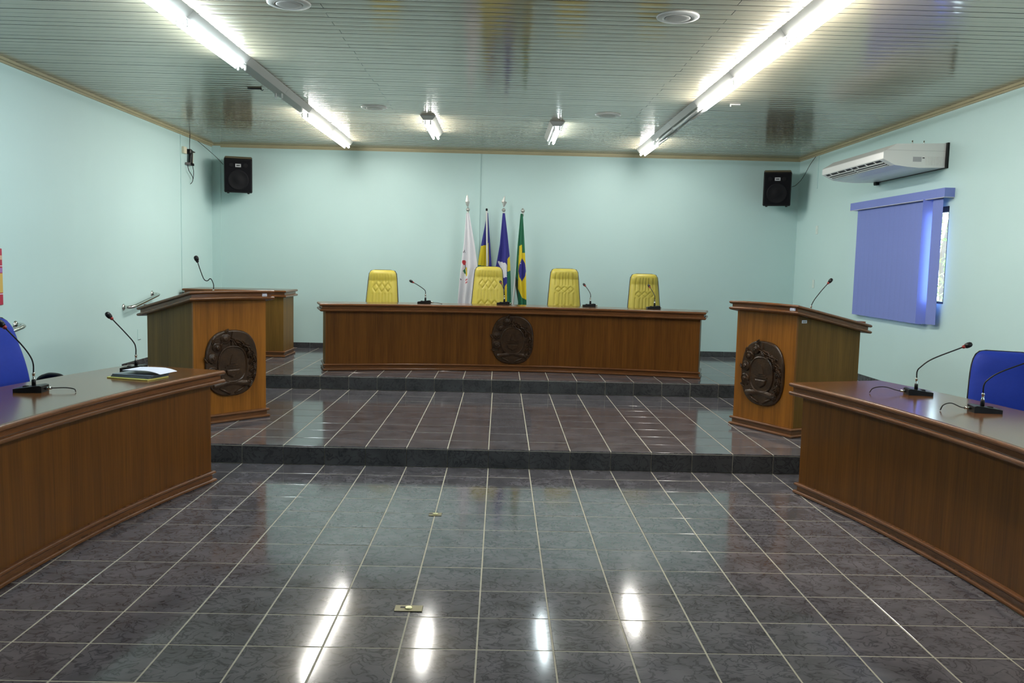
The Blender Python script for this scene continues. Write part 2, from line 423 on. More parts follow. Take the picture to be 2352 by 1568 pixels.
floor = struct('floor', MB().box((XL-wt, YF-wt, -.12), (XR+wt, .05, -.0014)), M['grout'], 'floor of dark marbled tiles with pale joints')
a0 = .8778*S
rows = [0., -a0]
while rows[-1]-S > YF: rows.append(rows[-1]-S)
rows.append(YF)
far = MB(); cx = cols()
for i in range(len(rows)-1):
    for j in range(len(cx)-1):
        xa, xb, ya, yb = cx[j], cx[j+1], rows[i+1], rows[i]
        vis = abs((xa+xb)/2) < 2.95 and yb > -3.6
        place_tile(floor, xa, xb, ya, yb, 0., rng, None if vis else far)
o = obj('tile_field', far, M['tile'], floor); o['kind'] = 'stuff'
def platform(y0, y1, z, zb, off, firstrow, label):
    p = struct('platform', MB().box((XL, y0, zb-.02), (XR, y1, z-.0014)), M['grout'], label)
    p['category'] = 'platform'
    rw = [y0-.004, y0+firstrow]
    while rw[-1]+S < y1-.02: rw.append(rw[-1]+S)
    rw.append(y1)
    xs = cols(off)
    for i in range(len(rw)-1):
        for j in range(len(xs)-1): place_tile(p, xs[j], xs[j+1], rw[i], rw[i+1], z, rng)
    cache = {}
    for j in range(len(xs)-1):
        w = round(xs[j+1]-xs[j]-.004, 4)
        if w < .02: continue
        if w not in cache:
            cache[w] = MB().bbox((-w/2, -.004, zb+.003), (w/2, .004, z-.011), .0012).mesh('riser_tile', M['riser'])
        obj('riser_tile', cache[w], None, p, ((xs[j]+xs[j+1])/2, y0-.002+rng.uniform(-.0004, .0004), 0))
    return p
platform(0., Y2+.03, Z1, 0., 0., .9268*S, 'lower tiled platform step carrying both lecterns')
platform(Y2, YB, Z2, Z1, -.039, .93*S, 'upper tiled platform step carrying the long desk')
# baseboards of cut tile
def baseboard(name, axis, fixed, a, bb, z, h, label):
    e = bpy.data.objects.new(name, None); C.objects.link(e); e['kind'] = 'structure'; e['label'] = label; e['category'] = 'baseboard'
    t = a
    me = None
    while t < bb-.02:
        w = min(S, bb-t)-.003
        if axis == 'x': m = MB().bbox((t, fixed-.009, z), (t+w, fixed, z+h), .0015)
        elif axis == 'yl': m = MB().bbox((fixed, t, z), (fixed+.009, t+w, z+h), .0015)
        else: m = MB().bbox((fixed-.009, t, z), (fixed, t+w, z+h), .0015)
        obj('tile', m, M['riser'], e); t += S
baseboard('baseboard_back', 'x', YB, XL+.125, XR-.01, Z2+.001, .072, 'dark tile baseboard along the back wall')
baseboard('baseboard_left', 'yl', XL, 2.79, YB-.02, Z2+.003, .082, 'dark tile baseboard along the left wall of the platform')
baseboard('baseboard_right', 'yr', XR, 2.76, YB-.02, Z2+.003, .082, 'dark tile baseboard along the right wall of the platform')

# ------------------------------------------------------------------ windows, yard, tree
for i, (y0, y1, z0, z1) in enumerate(WINS):
    b = MB(); x0, x1 = XR-.003, XR+.03
    b.box((x0, y0, z1-.055), (x1, y1, z1)); b.box((x0, y0, z0), (x1, y1, z0+.02)); b.box((x0, y0, z0+.02), (x0+.004, y0+.004, z1-.055)); b.box((x0, y1-.035, z0+.02), (x1, y1, z1-.055))
    b.box((x0, (y0+y1)/2-.02, z0+.02), (x1, (y0+y1)/2+.02, z1-.055))
    w = struct('window_%d' % (i+1), b, M['alu'], 'black framed window in the right wall' + (' behind the blue blind' if i == 0 else ' nearer the viewer, unseen, added for daylight on the left wall'))
    for (a, c) in ((y0+.006, (y0+y1)/2-.02), ((y0+y1)/2+.02, y1-.035)):
        obj('pane', MB().box((x0+.008, a, z0+.02), (x0+.012, c, z1-.055)), M['glass'], w)
yard = struct('ground', MB().box((XR+wt+.02, -14, -.3), (24, 26, -.15)), M['concrete'], 'pale yard outside the window'); yard['category'] = 'ground'
tr = thing('tree', 'leafy green tree outside the window, seen past the blind edge', 'tree', (8.3, 9.6, -.15))
obj('trunk', MB().tube([(0,0,0), (.05,.03,1.), (.0,.1,2.), (.1,.05,3.)], [.16,.13,.11,.06], 8), M['bark'], tr)
b = MB(); rl = random.Random(5)
for i in range(1500):
    th = rl.uniform(0, 2*PI); rr = 1.5*rl.random()**.5; z = rl.uniform(1.1, 4.2)
    p = Vector((rr*math.cos(th), rr*math.sin(th), z)); e = Euler((rl.uniform(-1, 1), rl.uniform(-1, 1), rl.uniform(0, 6.3))).to_matrix()
    l_, w_ = rl.uniform(.06, .12), rl.uniform(.025, .045)
    b.add([p+e@Vector((-l_,0,0)), p+e@Vector((0,-w_,.01)), p+e@Vector((l_,0,0)), p+e@Vector((0,w_,.01))], [(0,1,2,3)])
o = obj('foliage', b, M['leafgreen'], tr); o['kind'] = 'stuff'

# ------------------------------------------------------------------ lights
def fixture(x, y0, y1, tubes, label, group):
    """housing of trapezoid section under the ceiling along y, with two sockets at each end; tubes: list of 'c','w','o',None for left and right"""
    L = y1-y0; t = thing('fluorescent_light', label, 'ceiling light', (x, y0, ZC), 0, group)
    b = MB(); hw, hb, h = .085, .047, .050; e = .0015
    vs = [(-hw,e,0),(hw,e,0),(hb,e,-h),(-hb,e,-h),(-hw,L-e,0),(hw,L-e,0),(hb,L-e,-h),(-hb,L-e,-h)]
    b.add(vs, [(0,1,2,3),(7,6,5,4),(1,5,6,2),(4,0,3,7),(3,2,6,7),(0,4,5,1)])
    obj('housing', b, M['housing'], t)
    for sx, kind in zip((-1, 1), tubes):
        for yy in (.035, L-.035):
            s = MB().bbox((-.009, -.012, -.046), (.009, .012, 0), .006)
            if kind != 'none': obj('lampholder', s, M['white'], t, (sx*.028, yy, -h))
        if kind in ('c', 'w', 'o'):
            m = {'c': M['tube_cool'], 'w': M['tube_warm'], 'o': M['tube_off']}[kind]
            obj('tube', MB().tube([(0, .045, 0), (0, L-.045, 0)], .0135, 10), m, t, (sx*.028, 0, -h-.027))
    return t
XLT, XRT = -2.122, 1.787
gl = 'ceiling tube lights in the left row'; gr = 'ceiling tube lights in the right row'
ord_ = lambda k: ['first', 'second', 'third', 'fourth', 'fifth', 'sixth', 'seventh'][k]
LU = [(3.88, 5.11, 'ww', 'white twin tube light, far end of left row by back wall, lit warm'),
      (2.65, 3.88, 'ww', 'white twin tube light in left row, second from back wall, lit warm'),
      (1.665, 2.65, 'none', 'white light housing without tubes in left row, next to the lit warm pair'),
      (.47, 1.665, 'nn', 'white light housing without tubes in left row, next to the lit cool pair'),
      (-.78, .47, 'cc', 'white twin tube light in left row, lit cool, nearest one wholly in view'),
      (-2.03, -.78, 'cc', 'white twin tube light in left row, lit cool, cut off by top of frame')]
for (a, c, k, lb) in LU:
    fixture(XLT, a, c, ('none', 'none') if k == 'none' else ('x', 'x') if k == 'nn' else tuple(k), lb, gl)
RU = [(4.05, 5.13, 'ww', 'white twin tube light, far end of right row by back wall, lit'),
      (2.95, 4.05, 'oo', 'white twin tube light in right row, unlit, second from back wall'),
      (1.76, 2.95, 'oo', 'white twin tube light in right row, unlit, third from back wall'),
      (.507, 1.76, 'ww', 'white twin tube light in right row, lit, fourth from back wall'),
      (-.747, .507, 'ww', 'white twin tube light in right row, lit, fifth from back wall'),
      (-2.0, -.747, 'ww', 'white twin tube light in right row, lit, cut off by top of frame')]
for (a, c, k, lb) in RU: fixture(XRT, a, c, tuple(k), lb, gr)
for i, (a, c) in enumerate(((-3.28, -2.03), (-4.53, -3.28), (-5.78, -4.53), (-7.03, -5.78))):
    fixture(XLT, a, c, ('o', 'o'), 'unlit white twin tube light overhead left, %s beyond the one cut off by the frame' % ord_(i), gl)
    fixture(XRT, a+.03, c+.03, ('o', 'o') if i else ('w', 'w'), 'white twin tube light overhead right, %s beyond the one cut off by the frame' % ord_(i), gr)
fixture(-.872, 2.91, 4.10, ('w', 'w'), 'short separate twin tube light on ceiling left of centre, both tubes lit', 'separate ceiling tube lights')
fixture(.520, 3.09, 4.28, ('o', 'c'), 'short separate twin tube light on ceiling right of centre, left tube dark', 'separate ceiling tube lights')

def ceiling_speaker(x, y, label):
    t = thing('ceiling_speaker', label, 'ceiling speaker', (x, y, ZC), 0, 'round ceiling speakers')
    obj('rim', MB().lathe([(.083, -.002), (.088, -.012), (.100, -.0125), (.124, -.010), (.131, -.006), (.133, 0.)], 36), M['white'], t)
    obj('grille', MB().lathe([(.0, -.015), (.05, -.0155), (.070, -.015), (.077, -.012), (.080, -.004)], 36), M['spk'], t)
ceiling_speaker(-1.385, -.99, 'round white ceiling speaker at top left of the photo near the cool lit row')
ceiling_speaker(1.005, -.93, 'round white ceiling speaker at top right of the photo near the right row')
ceiling_speaker(-1.385, 2.52, 'round white ceiling speaker far back, left of the left separate light')
ceiling_speaker(1.010, 2.60, 'round white ceiling speaker far back, right of the right separate light')
t = thing('ceiling_hook', 'small dark strip stuck on ceiling beside the left light row', 'clip', (-2.35, 1.68, ZC))
obj('strip', MB().bbox((-.07, -.008, -.014), (.06, .008, 0), .003), M['bracket'], t)
obj('hook', MB().tube([(.05, 0, -.012), (.065, 0, -.022), (.075, 0, -.014)], .004, 6), M['bracket'], t)
t = thing('ceiling_bracket', 'small white metal clip on ceiling beside the right light row', 'clip', (2.12, 1.84, ZC))
obj('strip', MB().bbox((-.05, -.006, -.010), (.05, .006, 0), .002), M['white'], t)
obj('foot', MB().bbox((-.05, -.006, -.026), (-.038, .006, -.010), .002), M['white'], t)

# ------------------------------------------------------------------ desks
def bead(zc, r, n=8): return [(-r+r*math.cos(-PI/2+PI*i/n), zc+r*math.sin(-PI/2+PI*i/n)) for i in range(n+1)]
SLAB = [(-.022, 0.)]+bead(.0155, .0145)+[(-.024, .0305), (-.024, .0595)]+bead(.0745, .0145)+[(-.020, .090)]
BASE = [(0., 0.)]+[(o+.028, z) for o, z in bead(.0125, .0125, 6)]+[(.006, .0255), (.006, .0535)]+[(o+.024, z) for o, z in bead(.0665, .0115, 6)]+[(0., .079)]
def curved_desk(name, label, cx, cy, mirror, rs, rbk, rf, hs, hb, zb, ht, n=30, group=None):
    """mirror: angle of the desk's middle seen from the arc centre"""
    t = thing(name, label, 'desk', (0, 0, zb), 0, group)
    a = mirror
    top = arc(cx, cy, rs, a-hs, a+hs, n)+arc(cx, cy, rbk, a+hs, a-hs, n)
    b = MB().loft(top, [(o, z+ht-.090) for (o, z) in SLAB[:-1]], 0, top=False)
    b.loft(top, [(SLAB[-2][0], ht-.090+SLAB[-2][1]), (-.020, ht)], 1, top=True, bottom=False)
    obj('desktop', b, [M['bead'], M['wood_top']], t)
    th = .03; da = th/rf
    zt = ht-.088
    fr = arc(cx, cy, rf, a-hb, a+hb, n)+arc(cx, cy, rf+th, a+hb, a-hb, n)
    obj('front_panel', MB().loft(fr, [(0, .0), (0, zt)]), M['wood'], t)
    rb2 = rbk-.05
    for sgn in (-1, 1):
        e0, e1 = a+sgn*hb, a+sgn*(hb-da)
        po = [(cx+r*math.cos(e), cy+r*math.sin(e)) for r, e in ((rf+th+.001, e0), (rb2, e0), (rb2, e1), (rf+th+.001, e1))]
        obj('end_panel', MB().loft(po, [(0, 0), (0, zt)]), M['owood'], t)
    p = [(cx+rb2*math.cos(a-hb), cy+rb2*math.sin(a-hb))]+arc(cx, cy, rf, a-hb, a+hb, n)+[(cx+rb2*math.cos(a+hb), cy+rb2*math.sin(a+hb))]
    # travel so that 'right' points outwards (towards the arc centre and the ends)
    mid = Vector(p[len(p)//2]); d = Vector(p[len(p)//2+1])-mid; nrm = Vector((d.y, -d.x)); toC = Vector((cx, cy))-mid
    if nrm.dot(toC) < 0: p = p[::-1]
    obj('base_moulding', MB().sweep_open(p, BASE), M['bead'], t)
    return t
HS, HB = math.radians(16.92), math.radians(16.42)
dR = curved_desk('curved_desk', 'long curved brown wooden desk on the right side of the floor', -5.825, -2.879, 0., 8.141, 8.914, 8.212, HS, HB, 0., .776, 40)
dL = curved_desk('curved_desk', 'long curved brown wooden desk on the left with papers on it', 5.850, -2.879, PI, 8.141, 8.914, 8.212, HS, HB, 0., .774, 40)
MC = ((3.70-3.39)*S, -14.195*S)
dM = curved_desk('curved_desk', 'wide curved brown wooden desk with carved crest on the upper platform', MC[0], MC[1], PI/2, 25.45*S, 27.05*S, 25.65*S, math.radians(15.92), math.radians(15.45), Z2, .763, 40)

# carved crest: disc with shield, ribbon, star, leaves and flowers
def sup(a, b_, n_, k, e=2.6): return [(math.copysign(abs(math.cos(2*PI*i/n_))**(2/e), math.cos(2*PI*i/n_))*a*k, math.copysign(abs(math.sin(2*PI*i/n_))**(2/e), math.sin(2*PI*i/n_))*b_*k) for i in range(n_)]
def domed(outline, h, r=.012):
    b = MB(); return b.loft(outline, [(0, 0), (0, h*.5), (-r*.35, h*.85), (-r, h)], smooth=False)
def leafmesh(l=.105, w=.030, h=.013):
    b = MB(); n = 12; vs = []
    for i in range(n+1):
        t = i/n; sc = .82+.18*(1 if i % 2 else -.3)                  # notched edge
        hw = w*math.sin(PI*min(1, t*.97+.015))**.75*sc; z = h*math.sin(PI*min(1, t+.02))**.5; rb_ = .80 if i % 2 else 1.
        vs += [(-hw, t*l-.008, 0), (-hw*.55, t*l, z*rb_), (0, t*l+.006, z*.45), (hw*.55, t*l, z*rb_), (hw, t*l-.008, 0)]
    fs = [(5*i+k, 5*i+k+1, 5*i+k+6, 5*i+k+5) for i in range(n) for k in range(4)]
    return b.add(vs, fs, 0, False)
LEAF = leafmesh().mesh('leaf', M['carved'])
def flowermesh(r=.048):
    b = MB()
    b.lathe([(r, 0), (r, .010), (r*.86, .020), (r*.70, .012), (r*.60, .022), (r*.42, .014), (r*.34, .026), (r*.14, .030), (0, .022)], 18)
    return b
FLOW = flowermesh().mesh('flower', M['carved'])
def emblem(parent, loc, rot):
    """local x right, y up on the face, z out of the face"""
    a_, b_ = .244, .282
    e = MB().loft(sup(a_, b_, 48, 1), [(0, 0), (0, .012), (-.006, .020), (-.014, .022)], 0)
    d = obj('emblem', e, M['carved'], parent, loc, rot)
    d['label'] = 'dark carved wooden coat of arms'
    # inner shield
    sh = sup(.128, .150, 36, 1, 2.4)
    s = MB().loft([(x, y_-.012) for x, y_ in sh], [(.008, .020), (.010, .030), (.002, .034), (-.006, .026), (-.012, .026)], 0, bottom=False)
    obj('shield', s, M['carved'], d)
    st = MB().loft([(-.062, -.055), (.062, -.055), (.050, -.098), (.0, -.125), (-.050, -.098)], [(0, .024), (0, .036), (-.008, .040)], 0, bottom=False)
    st.box((-.070, -.040, .024), (.070, -.030, .034)); st.box((-.050, -.022, .024), (.050, -.014, .032))
    st.loft([(-.030, -.01), (.030, -.01), (.016, .055), (0, .08), (-.016, .055)], [(0, .024), (-.004, .033)], 0, bottom=False)
    obj('charge', st, M['carved'], d)
    obj('spear_point', MB().loft([(-.016, .150), (.016, .150), (.012, .235), (0, .272), (-.012, .235)], [(0, .018), (-.004, .034)], 0, bottom=False), M['carved'], d)
    rb = MB(); n = 10
    def ribf(u, v): x = -.175+.35*u; return (x, -.165+.02*math.cos(PI*(u-.5))-.048*v, .026+.012*math.sin(PI*v)+.006*math.sin(3*PI*u))
    rb.grid(ribf, 14, 3); obj('ribbon', rb, M['carved'], d)
    obj('ribbon_end', MB().loft([(.150, -.150), (.185, -.200), (.160, -.215), (.128, -.170)], [(0, .018), (-.003, .036)], 0, bottom=False), M['carved'], d)
    for sx in (-1, 1): obj('stem', MB().tube([(sx*.02, -.262, .02), (sx*.07, -.235, .026), (sx*.12, -.21, .022)], .010, 6), M['carved'], d)
    er = random.Random(2)
    # right side: pointed leaves in three overlapping files; left side: flowers among broad leaves
    for k in range(8):
        th = math.radians(-50+k*17.5)
        for q, rr in ((0, .66), (1, .80), (2, .92)):
            if q == 2 and k > 5: continue
            e_ = th+math.radians((0, 8, 3)[q]); x, y_ = a_*rr*math.cos(e_), b_*rr*math.sin(e_)
            obj('leaf', LEAF, None, d, (x, y_-.035, .018+.002*q), (er.uniform(-.05, .22), er.uniform(-.25, .25), th+(-.45, .10, .55)[q]+er.uniform(-.2, .2)), (.70, .85, 1.5))
    for k, (th, rr) in enumerate(((110, .79), (139, .77), (167, .77), (196, .79))):
        th = math.radians(th); obj('flower', FLOW, None, d, (a_*rr*math.cos(th), b_*rr*math.sin(th), .014), (er.uniform(-.2, .2), er.uniform(-.2, .2), er.uniform(0, 6)), (.92, .97, 1.2))
    for k in range(12):
        th = math.radians(97+k*11.5); rr = (.66, .90, .78)[k % 3]; x, y_ = a_*rr*math.cos(th), b_*rr*math.sin(th)
        obj('leaf', LEAF, None, d, (x, y_, .016), (er.uniform(-.05, .25), er.uniform(-.25, .25), th-PI/2+(1.0, -.9, 2.3)[k % 3]), (.65, .62, 1.4))
    return d
emblem(dM, (MC[0]+.0, MC[1]+25.65*S+.001, .372), (PI/2, 0, 0))

# lecterns
def lectern(label, loc, rz, side_label):
    t = thing('lectern', label, 'lectern', loc, rz)
    W, D, zf, sl = .680, .800, 1.112, .190
    fz = lambda x, y: -sl*y
    hw = W/2
    body = [(-hw, 0), (hw, 0), (hw, D), (-hw, D)]
    def board(y0, y1, x0, x1):
        v_ = [(x0,y0,0),(x1,y0,0),(x1,y1,0),(x0,y1,0),(x0,y0,zf-.080-sl*y0),(x1,y0,zf-.080-sl*y0),(x1,y1,zf-.080-sl*y1),(x0,y1,zf-.080-sl*y1)]
        return MB().add(v_, [(3,2,1,0),(0,1,5,4),(1,2,6,5),(2,3,7,6),(3,0,4,7),(4,5,6,7)])
    obj('front_panel', board(0, .022, -hw, hw), M['lwood'], t)
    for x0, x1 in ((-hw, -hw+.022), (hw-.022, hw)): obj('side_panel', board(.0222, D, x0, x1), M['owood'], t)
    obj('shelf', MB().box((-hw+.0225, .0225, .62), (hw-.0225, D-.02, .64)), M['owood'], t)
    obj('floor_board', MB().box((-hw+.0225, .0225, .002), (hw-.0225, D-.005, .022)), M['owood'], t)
    n = 12; ow = hw+.058
    front = [(-ow+2*ow*i/n, -.055-.040*(1-(2*i/n-1)**2)) for i in range(n+1)]
    out = front+[(ow, D+.080), (-ow, D+.080)]
    k = .082/.090
    prof = [(o*1.0, zf-.082+z*k) for (o, z) in SLAB]
    b = MB().loft(out, prof[:-1], 0, top=False, fz=fz); b.loft(out, [prof[-2], prof[-1]], 1, top=True, bottom=False, fz=fz)
    obj('slanted_top', b, [M['bead'], M['wood_top']], t)
    obj('stop_ledge', MB().box((-ow+.06, D+.045, zf-sl*(D+.06)-.002), (ow-.06, D+.065, zf-sl*(D+.06)+.020)), M['bead'], t)
    p = [(-hw, D), (-hw, 0), (hw, 0), (hw, D)]
    obj('base_moulding', MB().sweep_open(p, BASE), M['bead'], t)
    emblem(t, (0, -.001, .505), (PI/2, 0, 0))
    return t
lL = lectern('wooden lectern with slanted top and carved crest on the left, behind the papers', (-2.345, .905, Z1), math.radians(48), None)
lR = lectern('wooden lectern with slanted top and carved crest on the right, below the window', (2.245, .974, Z1), math.radians(-61.1), None)
def sticker(parent, lo, hi, mid, rot=(0,0,0)):
    o = obj('asset_label', MB().box(lo, hi).box(*mid, 1), [M['paper'], M['grey']], parent, (0,0,0), rot); o['label'] = 'small white inventory sticker'; return o
sticker(lL, (.270, -.058, 1.070), (.316, -.0375, 1.092), ((.276, -.0585, 1.074), (.310, -.0575, 1.080)))
sticker(lR, (.310, -.055, 1.070), (.356, -.0345, 1.092), ((.316, -.0555, 1.074), (.350, -.0545, 1.080)))
sticker(lR, (.3395, .060, .965), (.3418, .120, .990), ((.3415, .068, .969), (.3424, .112, .983)))

# side table at back left
t = thing('side_table', 'brown wooden side table behind the left lectern by the left wall', 'table', (-2.80, 4.475, Z2))
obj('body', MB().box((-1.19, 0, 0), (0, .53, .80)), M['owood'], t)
sb = [(-1.26, -.045), (.045, -.045), (.045, .585), (-1.26, .585)]
b = MB().loft(sb, [(o, .760+z) for (o, z) in SLAB[:-1]], 0, top=False); b.loft(sb, [(SLAB[-2][0], .760+SLAB[-2][1]), (-.020, .850)], 1, bottom=False)
obj('table_top', b, [M['bead'], M['wood_top']], t)
obj('base_moulding', MB().sweep_open([(-1.19, .53), (-1.19, 0), (0, 0), (0, .53)], BASE), M['bead'], t)

# ------------------------------------------------------------------ yellow chairs
def gl_(d, w): return math.exp(-(d/w)**2)
def quilt(u, v, style):
    """groove depth at u -1..1 across, v 0..1 up"""
    g = 0.
    if abs(u) > .72 or v < .04 or v > .93: return 0.
    def dia(vc, hh, n):
        r = 0
        du = .62*2/n
        x = ((u+.62) % du)/du*2-1
        if abs(u) < .64 and abs(v-vc) < hh*1.3:
            r = max(gl_(abs(v-vc)/hh+abs(x)-1, .20), r)
            r = max(r, .0)
        return r
    if style == 0:
        g = max(dia(.66, .085, 3), dia(.27, .085, 3))
        for uu in (-.62, -.41, -.2, .0, .2, .41, .62):
            if .37 < v < .56 or .76 < v < .88: g = max(g, .55*gl_(u-uu, .045))
    else:
        g = max(dia(.60, .055, 3)*.8, dia(.24, .06, 3)*.9)
        for uu in (-.62, -.31, -.1, .1, .31, .62):
            if .31 < v < .54 or .68 < v < .88 or v < .17: g = max(g, .7*gl_(u-uu, .045))
    return g
def backhw(v, h=.66):
    # half width against height fraction
    w = .222-.052*v
    if v > .82: q = (v-.82)/.18; w *= math.sqrt(max(0., 1-.72*q**2.8)) if q < 1 else .53
    return w
def chair_back(style):
    H = .66
    def fn(u, v):
        x = (2*u-1); hw = backhw(v); vv = v
        if v > .82: z = H*(.82+.18*math.sin((v-.82)/.18*PI/2))
        else: z = H*v
        edge = max(0, 1-abs(x)**5)*max(0, 1-max(0, (v-.80)/.2)**3)
        y = -.055*edge**.5+.012*x*x+.013*quilt(x, v, style)-.010*math.cos(PI*(v-.45)*1.6)
        if .8 < v: y += -.018*math.sin((v-.8)/.2*PI)
        return (x*hw, y+.16*v*H, z)
    return MB().grid(fn, 56, 64)
def shell_back():
    H = .66; pts = []
    n = 18
    for i in range(n+1): v = i/n; pts.append((backhw(v)+.008, H*(.82+.18*math.sin((v-.82)/.18*PI/2)) if v > .82 else H*v))
    out = [(x, z) for x, z in pts]+[(-x, z) for x, z in pts[::-1]]
    vs = []; k = len(out)
    for (x, z) in out: vs.append((x, .004+.16*z+.012*(x/.22)**2, z+.004))
    for (x, z) in out: vs.append((x*.93, .045+.16*z, z*.985))
    fs = [(i, (i+1) % k, k+(i+1) % k, k+i) for i in range(k)]+[tuple(range(k, 2*k)), tuple(range(k))[::-1]]
    return MB().add(vs, fs)
YB_ = [chair_back(0).mesh('backrest', M['yellow']), chair_back(1).mesh('backrest', M['yellow'])]
SHB = shell_back().mesh('back_shell', M['navy'])
def cushion(w, d, h, r=.05):
    o = sup(w/2, d/2, 28, 1, 5.)
    return MB().loft(o, [(-.03, 0), (-.005, h*.2), (0, h*.55), (-.012, h*.85), (-.045, h)], smooth=False)
SEATM = cushion(.46, .44, .09).mesh('seat', M['yellow'])
LEGM = MB().bbox((-.022, .02, .055), (.022, .27, .085), .008).mesh('leg', M['black'])
CASM = MB().lathe([(0, -.012), (.026, -.012), (.026, .012), (0, .012)], 12, mat=Matrix.Rotation(PI/2, 4, 'Y')).mesh('caster', M['black'])
def swivel_base(t, zseat):
    for k in range(5):
        a = 2*PI*k/5+.3; lg = obj('leg', LEGM, None, t, (0,0,0), (0,0,a)); obj('caster', CASM, None, lg, (0, .255, .026))
    obj('column', MB().lathe([(.028, .06), (.028, .22), (.018, .22), (.018, zseat-.03), (.09, zseat-.03), (.09, zseat)], 14), M['black'], t)
def yellow_chair(label, x, y, top, style):
    """top: world height of the backrest top; faces -y"""
    t = thing('swivel_chair', label, 'chair', (x, y-.20, Z2), 0, 'yellow chairs behind the long desk')
    zb = top-.005-Z2-.66
    obj('backrest', YB_[style], None, t, (0, .16, zb)); s = obj('back_shell', SHB, None, t, (0, .16, zb)); s['label'] = 'dark navy back shell'
    zs = zb-.06
    obj('seat', SEATM, None, t, (0, -.03, zs-.07))
    obj('back_support', MB().bbox((-.03, .17, zs-.10), (.03, .20, zb+.12), .006).bbox((-.03, 0, zs-.10), (.03, .20, zs-.072), .006), M['black'], t)
    swivel_base(t, zs-.07)
    return t
YC = 4.55
yellow_chair('yellow quilted chair with diamond stitching, leftmost behind the long desk', -1.566, YC, 1.434, 0)
yellow_chair('yellow quilted chair with diamond stitching, taller one in front of the flags', -.214, YC, 1.509, 0)
yellow_chair('yellow quilted chair with long ribbed stitching just right of the flags', .757, YC, 1.504, 1)
yellow_chair('yellow quilted chair with long ribbed stitching, rightmost behind the long desk', 1.784, YC, 1.461, 1)

# blue chairs
def blue_back(hw0=.215, H=.60):
    def fn(u, v):
        x = 2*u-1; hw = hw0*(1-.10*v)
        if v > .62: q = (v-.62)/.38; hw *= math.sqrt(max(0, 1-.72*q**3))
        z = H*(.7+.3*math.sin((v-.7)/.3*PI/2)) if v > .7 else H*v
        edge = max(0, 1-abs(x)**4)*max(0, 1-max(0, (v-.72)/.28)**3)
        return (x*hw, -.05*edge**.5-.030*math.sin(PI*v*1.2)+.17*v*H+.03*v*v, z)
    return MB().grid(fn, 24, 30), hw0, H
def blue_shell(hw0=.215, H=.60):
    pts = []
    for i in range(19):
        v = i/18; hw = hw0*(1-.10*v)
        if v > .62: q = (v-.62)/.38; hw *= math.sqrt(max(0, 1-.72*q**3))
        z = H*(.7+.3*math.sin((v-.7)/.3*PI/2)) if v > .7 else H*v
        pts.append((hw+.008, z, -.030*math.sin(PI*v*1.2)+.17*v*H+.03*v*v))
    out = pts+[(-x, z, y) for x, z, y in pts[::-1]]; k = len(out)
    vs = [(x, y+.003, z+.005) for x, z, y in out]+[(x*.93, y+.035, z*.985) for x, z, y in out]
    return MB().add(vs, [(i, (i+1) % k, k+(i+1) % k, k+i) for i in range(k)]+[tuple(range(k, 2*k)), tuple(range(k))[::-1]])
def blue_chair(label, loc, rz, top, arms, by=.15):
    t = thing('swivel_chair', label, 'chair', loc, rz, 'blue chairs behind the side desks')
    zb = top-.60
    bb, _, _ = blue_back(); obj('backrest', bb, M['blue'], t, (0, by, zb)); s = obj('back_shell', blue_shell(), M['black'], t, (0, by, zb)); s['label'] = 'black back shell'
    obj('seat', cushion(.47, .46, .09), M['blue'], t, (0, -.04, .40))
    obj('back_support', MB().bbox((-.03, by+.03, .37), (.03, by+.06, zb+.12), .006).bbox((-.03, 0, .37), (.03, .21, .398), .006), M['black'], t)
    swivel_base(t, .40)
    if arms:
        for sx in (-1, 1):
            p = smoothpath([(sx*.235, .09, .41), (sx*.275, .09, .52), (sx*.285, .03, arms-.05), (sx*.285, -.03, arms-.008), (sx*.285, -.09, arms), (sx*.285, -.15, arms-.012), (sx*.285, -.17, arms-.06), (sx*.275, -.13, .55), (sx*.235, -.09, .41)], 5)
            obj('armrest', MB().tube(p, .020, 8), M['black'], t)
    return t
blue_chair('blue swivel chair with black armrests at the left edge, behind the left desk', (-3.11, -1.06, 0), math.radians(78), 1.135, .752, .03)
blue_chair('blue swivel chair with black edge at the right, behind the right desk', (3.305, -.80, 0), math.radians(-27), 1.025, 0)

